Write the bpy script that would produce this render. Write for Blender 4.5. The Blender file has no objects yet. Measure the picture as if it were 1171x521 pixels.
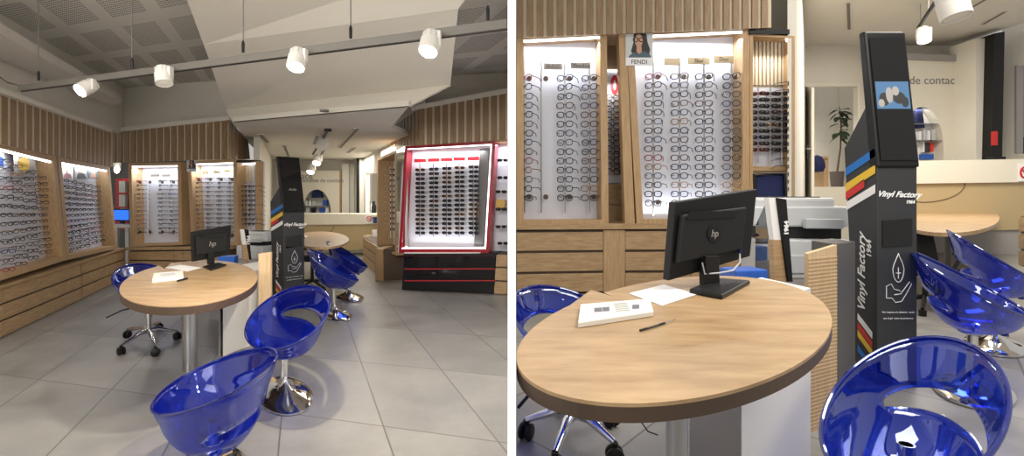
import bpy, bmesh, math, random
from mathutils import Vector, Matrix
random.seed(7)
PI = math.pi
C = bpy.context.scene.collection
# ------------------------------------------------------------------ camera
F, CX, HZ, E = 580.0, 585.5, 222.0, 1.45          # focal length (px), centre, horizon row, eye height
RZ = 0.39                                          # the right-hand room has a raised floor
cam_d = bpy.data.cameras.new('camera'); cam = bpy.data.objects.new('camera', cam_d); C.objects.link(cam)
cam_d.sensor_width = 36; cam_d.sensor_fit = 'HORIZONTAL'; cam_d.lens = F/1171*36
cam_d.shift_y = -(260.5-HZ)/1171; cam_d.clip_start = .02; cam_d.clip_end = 100
cam.location = (0, 0, E); cam.rotation_euler = (PI/2, 0, 0)
bpy.context.scene.camera = cam
S = bpy.context.scene
S.view_settings.view_transform = 'Standard'; S.view_settings.look = 'None'
S.view_settings.gamma = 1; S.view_settings.use_curve_mapping = False
S.view_settings.exposure = 0.0
S.cycles.use_denoising = True
S.cycles.max_bounces = 8; S.cycles.transparent_max_bounces = 24; S.cycles.sample_clamp_indirect = 4

def P(px, py, z):                                  # point of a horizontal plane seen at a pixel
    Y = F*(E-z)/(py-HZ); return Vector(((px-CX)*Y/F, Y, z))
def D(px, py, Y):                                  # point at a known distance
    return Vector(((px-CX)*Y/F, Y, E-(py-HZ)*Y/F))
def G(px, py): return P(px, py, 0)                 # left floor
def GR(px, py): return P(px, py, RZ)               # right floor

# ------------------------------------------------------------------ materials
def mat(name, col=(.8,.8,.8), rough=.5, metal=0, emit=None, es=1, spec=.5, bump=None):
    m = bpy.data.materials.new(name); m.use_nodes = True
    b = m.node_tree.nodes['Principled BSDF']
    b.inputs['Base Color'].default_value = (*col, 1); b.inputs['Roughness'].default_value = rough
    b.inputs['Metallic'].default_value = metal; b.inputs['Specular IOR Level'].default_value = spec
    if emit: b.inputs['Emission Color'].default_value = (*emit, 1); b.inputs['Emission Strength'].default_value = es
    return m
def nd(m, t, **k):
    n = m.node_tree.nodes.new(t)
    for a, v in k.items(): setattr(n, a, v)
    return n
def lk(m, a, b): m.node_tree.links.new(a, b)
def mth(m, op, a, b=None):
    n = nd(m, 'ShaderNodeMath', operation=op)
    for i, v in enumerate((a, b)):
        if v is None: continue
        if isinstance(v, (int, float)): n.inputs[i].default_value = v
        else: lk(m, v, n.inputs[i])
    return n.outputs[0]
def ramp(m, fac, stops):
    r = nd(m, 'ShaderNodeValToRGB'); e = r.color_ramp.elements
    while len(e) < len(stops): e.new(.5)
    for i, (p, c) in enumerate(stops): e[i].position = p; e[i].color = (*c, 1)
    lk(m, fac, r.inputs[0]); return r.outputs[0]
def mottled(name, c1, c2, scale=6, rough=.6, stretch=(1,1,1), bump=0, detail=5, rot=(0,0,0), metal=0):
    m = mat(name, c1, rough, metal)
    b = m.node_tree.nodes['Principled BSDF']
    g = nd(m, 'ShaderNodeNewGeometry'); mp = nd(m, 'ShaderNodeMapping')
    mp.inputs['Scale'].default_value = stretch; mp.inputs['Rotation'].default_value = rot
    lk(m, g.outputs['Position'], mp.inputs[0])
    n = nd(m, 'ShaderNodeTexNoise'); n.inputs['Scale'].default_value = scale; n.inputs['Detail'].default_value = detail
    n.inputs['Roughness'].default_value = .6
    lk(m, mp.outputs[0], n.inputs[0])
    lk(m, ramp(m, n.outputs[0], [(.3, c1), (.7, c2)]), b.inputs['Base Color'])
    if bump:
        bp = nd(m, 'ShaderNodeBump'); bp.inputs['Strength'].default_value = bump; bp.inputs['Distance'].default_value = .01
        lk(m, n.outputs[0], bp.inputs['Height']); lk(m, bp.outputs[0], b.inputs['Normal'])
    return m
OAK1, OAK2 = (.33,.205,.10), (.50,.345,.19)
M = {}
M['oak'] = mottled('oak', OAK1, OAK2, 5, .45, (1.2,1.2,11))              # grain runs level
M['oak_up'] = mottled('oak_upright', (.38,.235,.115), (.52,.35,.19), 5, .5, (12,12,1))
M['oak_top'] = mottled('oak_table', (.31,.19,.092), (.51,.35,.19), 3.0, .38, (1.6,6,5), rot=(0,0,.45), detail=7)
M['oak_light'] = mottled('oak_pale', (.52,.36,.20), (.66,.48,.29), 5, .5, (12,12,1))
M['oak_edge'] = mat('table_edge', (.075,.045,.028), .5)
M['slat'] = mottled('walnut_slat', (.21,.135,.072), (.36,.24,.14), 6, .55, (10,10,1))
M['slat_back'] = mottled('slat_backing', (.58,.49,.36), (.68,.59,.45), 5, .7, (10,10,1))
M['slat_dark'] = mottled('slat_shadow_gap', (.16,.10,.055), (.22,.145,.08), 5, .7, (10,10,1))
M['wall'] = mottled('plaster', (.68,.65,.585), (.72,.69,.625), 2, .8)
M['wall_white'] = mottled('white_plaster', (.74,.71,.64), (.78,.75,.68), 2, .8)
M['ceil'] = mottled('ceiling_paint', (.66,.63,.57), (.70,.67,.61), 1.2, .85)
M['soffit'] = mottled('soffit_paint', (.70,.67,.60), (.74,.71,.64), 1.0, .75)
M['beam'] = mottled('duct_paint', (.62,.59,.54), (.66,.63,.58), 1.5, .8)
M['divider'] = mat('white_divider', (.97,.97,.96), .9)
M['panel'] = mat('display_back', (.66,.67,.74), .5)
M['white'] = mat('white_lacquer', (.80,.79,.76), .35)
M['cream'] = mat('cream_lacquer', (.74,.70,.60), .4)
M['beige'] = mat('beige_board', (.47,.36,.20), .45)
M['grey'] = mat('grey_plastic', (.50,.52,.54), .4)
M['lgrey'] = mat('light_grey_plastic', (.56,.57,.58), .4)
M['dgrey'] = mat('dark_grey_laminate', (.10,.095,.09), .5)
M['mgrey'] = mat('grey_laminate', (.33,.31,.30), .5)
M['black'] = mat('black_plastic', (.008,.008,.009), .45, spec=.3)
M['blackg'] = mat('black_gloss', (.008,.008,.009), .08)
M['blackm'] = mat('black_matt', (.013,.013,.014), .5, spec=.3)
M['kiosk'] = mat('kiosk_anthracite', (.036,.037,.040), .5, spec=.35)
M['chrome'] = mat('chrome', (.80,.80,.80), .06, 1)
M['steel'] = mat('brushed_steel', (.50,.50,.51), .3, 1)
M['rail'] = mat('track_grey', (.16,.15,.135), .5)
M['lampw'] = mat('lamp_white', (.72,.70,.66), .4)
M['red'] = mat('red_lacquer', (.33,.008,.02), .3)
M['redb'] = mat('red_card', (.55,.02,.03), .4)
M['paper'] = mat('paper', (.82,.82,.84), .6)
M['card'] = mat('white_card', (.80,.78,.72), .5)
M['ink'] = mat('ink', (.03,.03,.03), .6)
M['inkg'] = mat('grey_ink', (.16,.16,.20), .6)
M['wtext'] = mat('white_print', (.85,.85,.85), .5)
M['sblue'] = mat('stripe_blue', (.01,.16,.52), .4)
M['syel'] = mat('stripe_yellow', (.80,.52,.04), .4)
M['sred'] = mat('stripe_red', (.60,.03,.03), .4)
M['gold'] = mat('gold_card', (.30,.23,.13), .5)
M['silver'] = mat('silver_plate', (.22,.19,.16), .5)
M['ycard'] = mat('yellow_box', (.60,.38,.08), .5)
M['bluef'] = mat('blue_cloth', (.007,.013,.075), .8)
M['bluep'] = mat('blue_plastic', (.02,.10,.45), .3)
M['skin'] = mat('printed_skin', (.52,.30,.20), .6)
M['teal'] = mat('printed_denim', (.07,.12,.16), .6)
M['leaf'] = mottled('leaf', (.012,.035,.012), (.03,.075,.022), 9, .5)
M['pot'] = mat('pot', (.10,.08,.07), .6)
M['stem'] = mat('stem', (.09,.06,.035), .7)
M['lens_dark'] = mat('dark_lens', (.012,.011,.012), .08)
M['frame_black'] = mat('frame_black', (.012,.011,.012), .25)
M['frame_brown'] = mat('frame_brown', (.07,.025,.012), .3)
M['frame_blue'] = mat('frame_blue', (.01,.02,.09), .3)
M['frame_gold'] = mat('frame_gold', (.40,.24,.12), .25, 1)
M['frame_grey'] = mat('frame_grey', (.09,.09,.10), .35, .3)
M['frame_red'] = mat('frame_red', (.25,.02,.03), .3)
M['led'] = mat('led_strip', (1,1,1), .5, emit=(.93,.96,1), es=4)
M['bulb'] = mat('lamp_glow', (1,1,1), .5, emit=(1,.88,.68), es=28)
M['bulb2'] = mat('far_lamp_glow', (1,1,1), .5, emit=(1,.92,.80), es=14)
M['screen'] = mat('lit_screen', (.02,.02,.03), .2, emit=(.10,.24,.42), es=1.0)
M['screen2'] = mat('blue_screen', (0,.02,.1), .2, emit=(.01,.12,.9), es=1.6)
M['grille'] = mat('grille', (.16,.15,.14), .6)
def mixglass(name, tint, gloss=.08, gcol=(1,1,1), rough=.02, diff=None, edge=.5):
    m = bpy.data.materials.new(name); m.use_nodes = True; nt = m.node_tree; nt.nodes.clear()
    o = nd(m, 'ShaderNodeOutputMaterial'); t = nd(m, 'ShaderNodeBsdfTransparent'); t.inputs[0].default_value = (*tint, 1)
    g = nd(m, 'ShaderNodeBsdfGlossy'); g.inputs['Roughness'].default_value = rough; g.inputs[0].default_value = (*gcol, 1)
    lw = nd(m, 'ShaderNodeLayerWeight'); lw.inputs[0].default_value = .25
    f = mth(m, 'MULTIPLY_ADD', lw.outputs['Facing'], edge); f.node.inputs[2].default_value = gloss
    base = t.outputs[0]
    if diff:
        d = nd(m, 'ShaderNodeBsdfDiffuse'); d.inputs[0].default_value = (*diff[0], 1)
        x = nd(m, 'ShaderNodeMixShader'); x.inputs[0].default_value = diff[1]
        lk(m, t.outputs[0], x.inputs[1]); lk(m, d.outputs[0], x.inputs[2]); base = x.outputs[0]
    x = nd(m, 'ShaderNodeMixShader'); lk(m, f, x.inputs[0]); lk(m, base, x.inputs[1]); lk(m, g.outputs[0], x.inputs[2])
    lk(m, x.outputs[0], o.inputs[0]); return m
M['glass'] = mixglass('clear_glass', (.96,.97,.98), .02)
M['lens'] = mixglass('spectacle_lens', (.94,.95,.97), .0, edge=.12)
M['acryl'] = mixglass('blue_acrylic', (.20,.31,.90), .045, (.8,.87,1), .04, ((.002,.010,.30), .20))
M['smoke'] = mixglass('smoked_mirror', (.35,.38,.42), .25)
M['rim'] = mixglass('blue_acrylic_rim', (.04,.08,.50), .05, (.8,.87,1), .05, ((.004,.012,.22), .6))
M['mirror'] = mat('mirror', (.75,.76,.76), .03, 1)

def lattice(name, org, a, b, kind):
    """tiles laid on the two directions a and b from org"""
    m = mat(name, (.5,.5,.5), .35); bs = m.node_tree.nodes['Principled BSDF']
    g = nd(m, 'ShaderNodeNewGeometry')
    det = b[0]*a[1]-b[1]*a[0]
    def coord(v):
        n = nd(m, 'ShaderNodeVectorMath', operation='DOT_PRODUCT'); lk(m, g.outputs['Position'], n.inputs[0])
        n.inputs[1].default_value = (v[0], v[1], 0)
        return mth(m, 'SUBTRACT', n.outputs['Value'], v[0]*org[0]+v[1]*org[1])
    s = coord((a[1]/det, -a[0]/det)); t = coord((-b[1]/det, b[0]/det))
    def dist(x):                                     # distance to the nearest joint, in tiles
        fr = mth(m, 'FRACT', mth(m, 'ADD', x, 100.0)); return mth(m, 'MINIMUM', fr, mth(m, 'SUBTRACT', 1.0, fr))
    ds, dt = dist(s), dist(t)
    cell = nd(m, 'ShaderNodeCombineXYZ')
    lk(m, mth(m, 'FLOOR', s), cell.inputs[0]); lk(m, mth(m, 'FLOOR', t), cell.inputs[1])
    wn = nd(m, 'ShaderNodeTexWhiteNoise'); lk(m, cell.outputs[0], wn.inputs[0])
    if kind == 'floor':
        joint = mth(m, 'MINIMUM', mth(m, 'MULTIPLY', ds, 1.0), mth(m, 'MULTIPLY', dt, 1.7))
        j = mth(m, 'LESS_THAN', joint, .008)
        n = nd(m, 'ShaderNodeTexNoise'); n.inputs['Scale'].default_value = 1.6; n.inputs['Detail'].default_value = 8; n.inputs['Roughness'].default_value=.65
        off = nd(m, 'ShaderNodeVectorMath', operation='MULTIPLY_ADD'); lk(m, wn.outputs['Color'], off.inputs[0]); off.inputs[1].default_value = (20,20,20)
        lk(m, g.outputs['Position'], off.inputs[2]); lk(m, off.outputs[0], n.inputs[0])
        col = ramp(m, n.outputs[0], [(.3, (.17,.165,.155)), (.72, (.29,.28,.262))])
        mx = nd(m, 'ShaderNodeMix', data_type='RGBA'); lk(m, j, mx.inputs[0]); lk(m, col, mx.inputs[6]); mx.inputs[7].default_value = (.10,.095,.09,1)
        lk(m, mx.outputs[2], bs.inputs['Base Color'])
        lk(m, ramp(m, n.outputs[0], [(.3, (.30,.3,.3)), (.7, (.46,.46,.46))]), bs.inputs['Roughness'])
    else:
        ins = mth(m, 'MULTIPLY', mth(m, 'GREATER_THAN', ds, .13), mth(m, 'GREATER_THAN', dt, .13))
        def hole(x):
            fr = mth(m, 'FRACT', mth(m, 'ADD', mth(m, 'MULTIPLY', x, 22.0), 500.0)); return mth(m, 'POWER', mth(m, 'SUBTRACT', fr, .5), 2.0)
        r2 = mth(m, 'ADD', hole(s), hole(t)); h = mth(m, 'MULTIPLY', ins, mth(m, 'LESS_THAN', r2, .10))
        mx = nd(m, 'ShaderNodeMix', data_type='RGBA'); lk(m, h, mx.inputs[0]); mx.inputs[6].default_value = (.72,.70,.65,1); mx.inputs[7].default_value = (.15,.15,.14,1)
        lk(m, mx.outputs[2], bs.inputs['Base Color']); bs.inputs['Roughness'].default_value = .9
    return m
M['floor'] = lattice('floor_tiles', (-1.31,4.396), (-.505,1.222), (.725,-.20), 'floor')
M['floor2'] = lattice('floor_tiles_right', (2.46,2.34), (.62,.72), (-.46,.52), 'floor')
M['perf'] = lattice('perforated_ceiling', (-5.02,5.74), (-.46,1.05), (.68,-.25), 'ceil')

# ------------------------------------------------------------------ mesh building
ORG = {}
class MB:
    def __init__(s): s.v = []; s.f = []
    def add(s, vs, fs):
        k = len(s.v); s.v += [Vector(v) for v in vs]; s.f += [tuple(i+k for i in f) for f in fs]; return s
    def prism(s, poly, off):
        n = len(poly); off = Vector(off); poly = [Vector(p) for p in poly]
        s.add(poly+[p+off for p in poly], [tuple(range(n))[::-1], tuple(range(n, 2*n))]+[(i, (i+1)%n, n+(i+1)%n, n+i) for i in range(n)])
        return s
    def box(s, c, size, rz=0, tilt=None):
        x, y, z = [q/2 for q in size]; R = Matrix.Rotation(rz, 3, 'Z')
        if tilt: R = R @ tilt
        vs = [Vector(c)+R@Vector((i*x, j*y, k*z)) for i in (-1,1) for j in (-1,1) for k in (-1,1)]
        s.add(vs, [(0,1,3,2),(4,6,7,5),(0,4,5,1),(2,3,7,6),(0,2,6,4),(1,5,7,3)]); return s
    def tube(s, pts, r, n=8, closed=False, caps=True):
        pts = [Vector(p) for p in pts]; m = len(pts); rr = r if isinstance(r, (list, tuple)) else [r]*m
        rings = []; ref = None
        for i, p in enumerate(pts):
            a = pts[(i-1) % m] if (closed or i > 0) else p; b = pts[(i+1) % m] if (closed or i < m-1) else p
            t = (b-a).normalized() if (b-a).length > 1e-9 else Vector((0,0,1))
            if ref is None: ref = Vector((0,0,1)) if abs(t.z) < .9 else Vector((1,0,0))
            u = t.cross(ref); u = u.normalized() if u.length > 1e-6 else t.orthogonal().normalized()
            w = t.cross(u); ref = -w
            ref = u.cross(t)
            rings.append([p+(u*math.cos(2*PI*k/n)+w*math.sin(2*PI*k/n))*rr[i] for k in range(n)])
        vs = [q for g in rings for q in g]; fs = []
        for i in range(m if closed else m-1):
            j = (i+1) % m
            fs += [(i*n+k, i*n+(k+1)%n, j*n+(k+1)%n, j*n+k) for k in range(n)]
        if not closed and caps: fs += [tuple(range(n))[::-1], tuple((m-1)*n+k for k in range(n))]
        s.add(vs, fs); return s
    def lathe(s, prof, c, n=32, foot=None, axis=None):
        """profile of (radius, height) turned about an upright axis at c; foot = footprint of the turned thing"""
        c = Vector(c); vs = []; fs = []; m = len(prof)
        A = foot or Matrix.Identity(2)
        R = axis.to_matrix() if axis else None
        for r, z in prof:
            for k in range(n):
                q = A @ Vector((r*math.cos(2*PI*k/n), r*math.sin(2*PI*k/n)))
                v = Vector((q.x, q.y, z))
                vs.append(c+(R@v if R else v))
        for i in range(m-1): fs += [(i*n+k, i*n+(k+1)%n, (i+1)*n+(k+1)%n, (i+1)*n+k) for k in range(n)]
        fs += [tuple(range(n))[::-1], tuple((m-1)*n+k for k in range(n))]
        s.add(vs, fs); return s
    def build(s, name, m, parent=None, smooth=False, bevel=0, kind=None, label=None, sub=0, solid=0):
        me = bpy.data.meshes.new(name)
        if parent is not None: org = ORG[parent.name]
        else:
            xs = [v.x for v in s.v]; ys = [v.y for v in s.v]; zs = [v.z for v in s.v]
            org = Vector(((min(xs)+max(xs))/2, (min(ys)+max(ys))/2, min(zs)))
        me.from_pydata([v-org for v in s.v], [], s.f); me.update()
        bm = bmesh.new(); bm.from_mesh(me)
        if not solid: bmesh.ops.recalc_face_normals(bm, faces=bm.faces)
        bm.to_mesh(me); bm.free()
        me.materials.append(m if not isinstance(m, str) else M[m])
        if smooth:
            for p in me.polygons: p.use_smooth = True
            if hasattr(me, 'set_sharp_from_angle'): me.set_sharp_from_angle(angle=math.radians(40))
        o = bpy.data.objects.new(name, me); C.objects.link(o)
        if parent is not None: o.parent = parent
        else: o.location = org
        ORG[o.name] = org
        if solid:
            md = o.modifiers.new('thickness', 'SOLIDIFY'); md.thickness = solid; md.offset = 0
        if bevel:
            b = o.modifiers.new('bevel', 'BEVEL'); b.width = bevel; b.segments = 2; b.limit_method = 'ANGLE'
        if sub:
            b = o.modifiers.new('subdivision', 'SUBSURF'); b.levels = sub; b.render_levels = sub
        if kind: o['kind'] = kind
        if label: o['label'] = label
        return o
def thing(name, label, cat, loc, group=None):
    o = bpy.data.objects.new(name, None); C.objects.link(o); o.location = loc; o.empty_display_size = .1
    ORG[o.name] = Vector(loc); o['label'] = label; o['category'] = cat
    if group: o['group'] = group
    return o
def tag(o, label, cat, group=None):
    o['label'] = label; o['category'] = cat
    if group: o['group'] = group
    return o
def struct(mb, name, m, **k): return mb.build(name, m, kind='structure', **k)

class W:
    """an upright plane through two plan points; n counts metres out of it towards the room"""
    def __init__(s, a, b):
        s.a = Vector((a[0], a[1], 0)); b = Vector((b[0], b[1], 0)); s.d = (b-s.a).normalized(); s.len = (b-s.a).length
        n = Vector((s.d.y, -s.d.x, 0))
        if n.dot(-s.a) < 0: n = -n
        s.n = n
    def at(s, px, py, n=0):
        r = Vector(((px-CX)/F, 1, -(py-HZ)/F)); o = s.a+s.n*n-Vector((0,0,E))
        k = (s.a+s.n*n).dot(s.n)/r.dot(s.n)
        return Vector((0,0,E))+r*k
    def pr(s, mb, poly, n0, n1, ref=None):
        """prism between offsets n0 and n1, its outline (pixels) read at offset ref (default the nearer)"""
        r = n1 if ref is None else ref
        pts = [s.at(x, y, r)+s.n*(n1-r) for x, y in poly]
        return mb.prism(pts, s.n*(n0-n1))
    def rect(s, mb, x0, y0, x1, y1, n0, n1, ref=None):
        """level-edged box, heights from the left edge's pixels"""
        r = n1 if ref is None else ref
        a = s.at(x0, y0, r); b = s.at(x1, y0, r); c = s.at(x0, y1, r)
        za, zc = a.z, c.z; off = s.n*(n1-r)
        q = [Vector((a.x,a.y,za)), Vector((b.x,b.y,za)), Vector((b.x,b.y,zc)), Vector((a.x,a.y,zc))]
        return mb.prism([p+off for p in q], s.n*(n0-n1))
    def basis(s):                                   # x along the wall (left to right in view), y out of it, z up
        x = s.d if s.d.dot(Vector((1,0,0))) > 0 or abs(s.d.x) < .3 else -s.d
        if x.cross(Vector((0,0,1))).dot(s.n) < 0: x = -x
        return x
def text(body, name, m, org, x, up, size, parent=None, shear=0, bold=0, align='CENTER', depth=.0008, label=None, kind=None):
    cu = bpy.data.curves.new(name, 'FONT'); cu.body = body; cu.size = size; cu.shear = shear; cu.offset = bold
    cu.align_x = align; cu.align_y = 'CENTER'; cu.extrude = depth; cu.resolution_u = 3
    cu.materials.append(M[m])
    o = bpy.data.objects.new(name, cu); C.objects.link(o); bpy.context.view_layer.update()
    x = Vector(x).normalized(); up = Vector(up).normalized(); n = x.cross(up)
    R = Matrix((x, up, n)).transposed().to_4x4()
    base = ORG[parent.name] if parent is not None else Vector((0,0,0))
    o.matrix_local = Matrix.Translation(Vector(org)-base) @ R
    ev = o.evaluated_get(bpy.context.evaluated_depsgraph_get()); me = bpy.data.meshes.new_from_object(ev)
    bpy.data.objects.remove(o); bpy.data.curves.remove(cu)
    if not me.materials: me.materials.append(M[m])
    o = bpy.data.objects.new(name, me); C.objects.link(o)
    if parent is not None: o.parent = parent
    o.matrix_local = Matrix.Translation(Vector(org)-base) @ R
    return o
ORD = ['first','second','third','fourth','fifth','sixth','seventh','eighth','ninth','tenth','eleventh','twelfth','thirteenth','fourteenth','fifteenth','sixteenth','seventeenth','eighteenth']
UP = Vector((0,0,1))

# ------------------------------------------------------------------ spectacles
def rim_loop(cx, w, h, n=14):
    pts = []
    for k in range(n):
        t = 2*PI*k/n; c, s_ = math.cos(t), math.sin(t)
        pts.append(Vector((cx+w*math.copysign(abs(c)**.75, c), 0, h*math.copysign(abs(s_)**.75, s_))))
    return pts
def spec_meshes(kind, r, w=.028, h=.021):
    """front in the x-z plane, temples running back along -y"""
    fr = MB()
    for sx in (-1, 1):
        fr.tube(rim_loop(sx*.036, w, h), r, 5, closed=True)
        e = sx*(.036+w)
        fr.tube([(e, 0, .006), (e+sx*.006, -.01, .008), (e+sx*.004, -.10, .006), (e, -.14, -.018)], r*.9, 5)
    fr.tube([(-.010,0,.006), (0,.002,.010), (.010,0,.006)], r, 5)
    ln = MB()
    for sx in (-1, 1):
        a = rim_loop(sx*.036, w*.97, h*.97); ln.prism(a, (0, .0012, 0))
    return fr, ln
SPEC = {}
def spec_proto(key, r, sun, scale, w=.028, h=.021):
    fr, ln = spec_meshes(key, r, w, h)
    def me(mb, m):
        q = bpy.data.meshes.new('spectacles'); q.from_pydata([v*scale for v in mb.v], [], mb.f); q.update(); q.materials.append(M[m])
        for p in q.polygons: p.use_smooth = True
        return q
    out = {}
    for c in ('frame_black','frame_brown','frame_blue','frame_gold','frame_grey','frame_red'):
        out[c] = me(fr, c)
    SPEC[key] = (out, me(ln, 'lens_dark' if sun else 'lens'))
spec_proto('near', .0037, False, 1.38, .028, .0225)
spec_proto('far', .0034, False, 1.12, .028, .016)
spec_proto('sunfar', .0030, True, 1.18, .029, .017)
COLN = {'frame_black':'black','frame_brown':'tortoiseshell','frame_blue':'navy','frame_gold':'gold','frame_grey':'grey','frame_red':'red'}
def spectacles(key, loc, rz, col, label, group, sun=False, lens=True, tilt=0):
    ms, ln = SPEC[key]
    o = bpy.data.objects.new('sunglasses' if sun else 'eyeglasses', ms[col]); C.objects.link(o)
    o.location = loc; o.rotation_euler = (tilt, 0, rz)
    tag(o, label, 'sunglasses' if sun else 'eyeglasses', group)
    if lens:
        l = bpy.data.objects.new('lenses', ln); C.objects.link(l); l.parent = o
    return o
def pick(i, j, sun=False):
    random.seed(i*131+j*17+5)
    return random.choice(['frame_black']*11+['frame_brown']*3+['frame_blue','frame_gold','frame_grey','frame_red'])

# ================================================================== THE LEFT ROOM
# plan lines
LW = W(G(0,387), G(144,318))
BW = W(G(144,318), G(293,327))
RW = W(G(459,331), G(580,336.7))
lc = G(144,318); le = G(293,327)
CEIL = 3.3
def zrow(w, px, py, n=0): return w.at(px, py, n).z

# floor, ceiling, partition
f = MB(); f.prism([(-9.5,-1.5,0),(-.01,-1.5,0),(-.01,17,0),(-9.5,17,0)], (0,0,-.1)); struct(f, 'floor', 'floor')
f = MB(); f.prism([(.01,-1.5,RZ),(9.8,-1.5,RZ),(9.8,17,RZ),(.01,17,RZ)], (0,0,-.49)); struct(f, 'floor', 'floor2')
f = MB(); y0 = .70
f.prism([(-5*y0/F, y0, 0), (4.5*y0/F, y0, 0), (4.5*y0/F, 16.5, 0), (-5*y0/F, 16.5, 0)], (0,0,4.2)); struct(f, 'wall_middle', 'divider')
f = MB(); f.prism([(-10.5,1.0,CEIL),(-.01,1.0,CEIL),(-.01,9.6,CEIL),(-10.5,9.6,CEIL)], (0,0,.1)); struct(f, 'ceiling', 'perf')

# left wall: above the slats a plastered wall, ledge, slat cladding
def slat_band(w, top, bot, n, step, sw, name, mback='slat_back', proud=.018, mslat='slat', lo=None, hi=None):
    """top, bot: ((px,py),(px,py)) left to right on the face"""
    b = MB(); w.pr(b, [top[0], top[1], bot[1], bot[0]], n-.03, n); back = struct(b, name, mback)
    a0 = w.at(*top[0], n+proud); a1 = w.at(*top[1], n+proud); c0 = w.at(*bot[0], n+proud); c1 = w.at(*bot[1], n+proud)
    L = (a1-a0).length; k = max(1, int(L/step)); s = MB()
    for i in range(k):
        t0 = i/k; t1 = (i+sw)/k
        def lowz(p):
            u = (p-c0).dot(w.d)/(c1-c0).dot(w.d); return Vector((p.x, p.y, c0.z+(c1.z-c0.z)*u))
        p0, p1 = a0.lerp(a1, t0), a0.lerp(a1, t1)
        q = [p0, p1, lowz(p1), lowz(p0)]
        s.prism(q, w.n*-proud*.95)
    struct(s, name, mslat)
# upper plain walls
f = MB(); a = LW.a-LW.d*5; bq = lc
f.prism([a, bq, bq+UP*3.35, a+UP*3.35], LW.n*-.12)
# plaster wall leaves the displays' zone free: it stands behind them
f = MB(); off = LW.n*-.45; f.prism([a+off, bq+off-LW.d*.25, bq+off-LW.d*.25+UP*CEIL, a+off+UP*CEIL], LW.n*-.1); struct(f, 'wall_left', 'wall')
f = MB(); off = BW.n*-.75; f.prism([lc+off-BW.d*1.6, lc+off+BW.d*.55, lc+off+BW.d*.55+UP*2.5, lc+off-BW.d*1.6+UP*2.5], BW.n*-.1); struct(f, 'wall_back', 'dgrey')
# above-slat plaster
f = MB()
zl = 2.5
lx = lc+LW.d*.35; f.prism([a+UP*zl-LW.n*.05, lx+UP*zl-LW.n*.05, lx+UP*CEIL-LW.n*.05, a+UP*CEIL-LW.n*.05], LW.n*-.1)
f.prism([lc-BW.d*.3+UP*zl-BW.n*.05, le+UP*(zl+.05)-BW.n*.05, le+UP*CEIL-BW.n*.05, lc-BW.d*.3+UP*CEIL-BW.n*.05], BW.n*-.1)
struct(f, 'wall_back', 'wall')
# ledge (white trim) on top of the slats
tr = MB(); LW.pr(tr, [(-60,76),(0,99),(128,147),(128,151),(0,105.5),(-60,83)], -.05, .10)
BW.pr(tr, [(128,146.5),(262,132),(262,137),(128,151)], -.05, .10); struct(tr, 'trim_1', 'wall_white')
slat_band(LW, ((-60,84),(128.5,151)), ((-60,152),(128.5,191)), .03, .165, .66, 'wall_left_slats', proud=.007)
slat_band(BW, ((127,151),(262,137)), ((127,186),(270,181.5)), .03, .145, .66, 'wall_back_slats')
# the slats that turn the corner at the right end of the back wall
EW = W(le+Vector((-.42,.12,0)), D(288,222,9.3))
slat_band(EW, ((262,137),(284,161)), ((271,182),(286,182)), .03, .2, .8, 'wall_back_slats', 'slat')

# ---- display cases on the left wall
def drawer_unit(w, label, cells, n0, n1, name='drawer_cabinet', mbody='oak', mfront='oak', plinth=True, gap='dgrey', reveal=True, group=None, handles=None):
    """cells: list of drawer fronts, each four pixels; body drawn behind them"""
    allp = [p for c in cells for p in c]
    base = w.at(*cells[0][3], n1)
    t = thing(name, label, 'drawers', (base.x, base.y, base.z), group)
    xs = [p[0] for p in allp]
    return t, base
def drawers(w, label, tl, tr_, br, bl, rows, n0=-.4, n1=.0, cols=1, mfront='oak', mbody='oak', mgap='oak_edge', top=True, toplab=None, group=None, splits=None):
    A, B, Cc, Dd = [w.at(*q, n1) for q in (tl, tr_, br, bl)]
    t = thing('drawer_cabinet', label, 'drawers', ((Dd+Cc)/2 + w.n*(n0-n1)/2), group)
    mb = MB(); ins = -w.n*.022
    mb.prism([A+ins, B+ins, Cc+ins, Dd+ins], w.n*(n0-n1+.022)); mb.build('body', mgap, t)
    def pt(u, v): return A.lerp(B, u).lerp(Dd.lerp(Cc, u), v)
    sp = splits or [i/cols for i in range(cols+1)]
    for i in range(len(sp)-1):
        for j in range(rows):
            u0, u1 = sp[i]+.003, sp[i+1]-.003; v0, v1 = j/rows+.024, (j+1)/rows-.018
            d = MB(); d.prism([pt(u0,v0), pt(u1,v0), pt(u1,v1), pt(u0,v1)], w.n*-.02)
            d.build('drawer', mfront, t, bevel=.002)
    return t
drawers(LW, 'long oak drawer cabinet under the left display wall, module nearest the table', (4,328),(92,300.5),(94,342),(4,385), 3)
drawers(LW, 'long oak drawer cabinet under the left display wall, module in the corner', (93,300),(143.5,285),(144,318),(94.5,341.5), 3)
drawers(LW, 'oak drawer cabinet cut by the left edge of the left picture', (-60,348),(3,328.5),(3,385.5),(-60,415), 3)
drawers(BW, 'low oak drawer cabinet along the back display wall of the left picture', (146,287),(262,285.5),(262,325),(146,318), 3, splits=[0,.47,.56,1])
ct = MB(); LW.pr(ct, [(-60,346),(143,283),(143,285.2),(-60,349.5)], -.40, .015); BW.pr(ct, [(143,282.5),(263,281),(263,285),(143,286)], -.40, .015)
tag(ct.build('worktop', 'oak'), 'continuous oak ledge on the drawer cabinets of the left picture', 'worktop')

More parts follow.
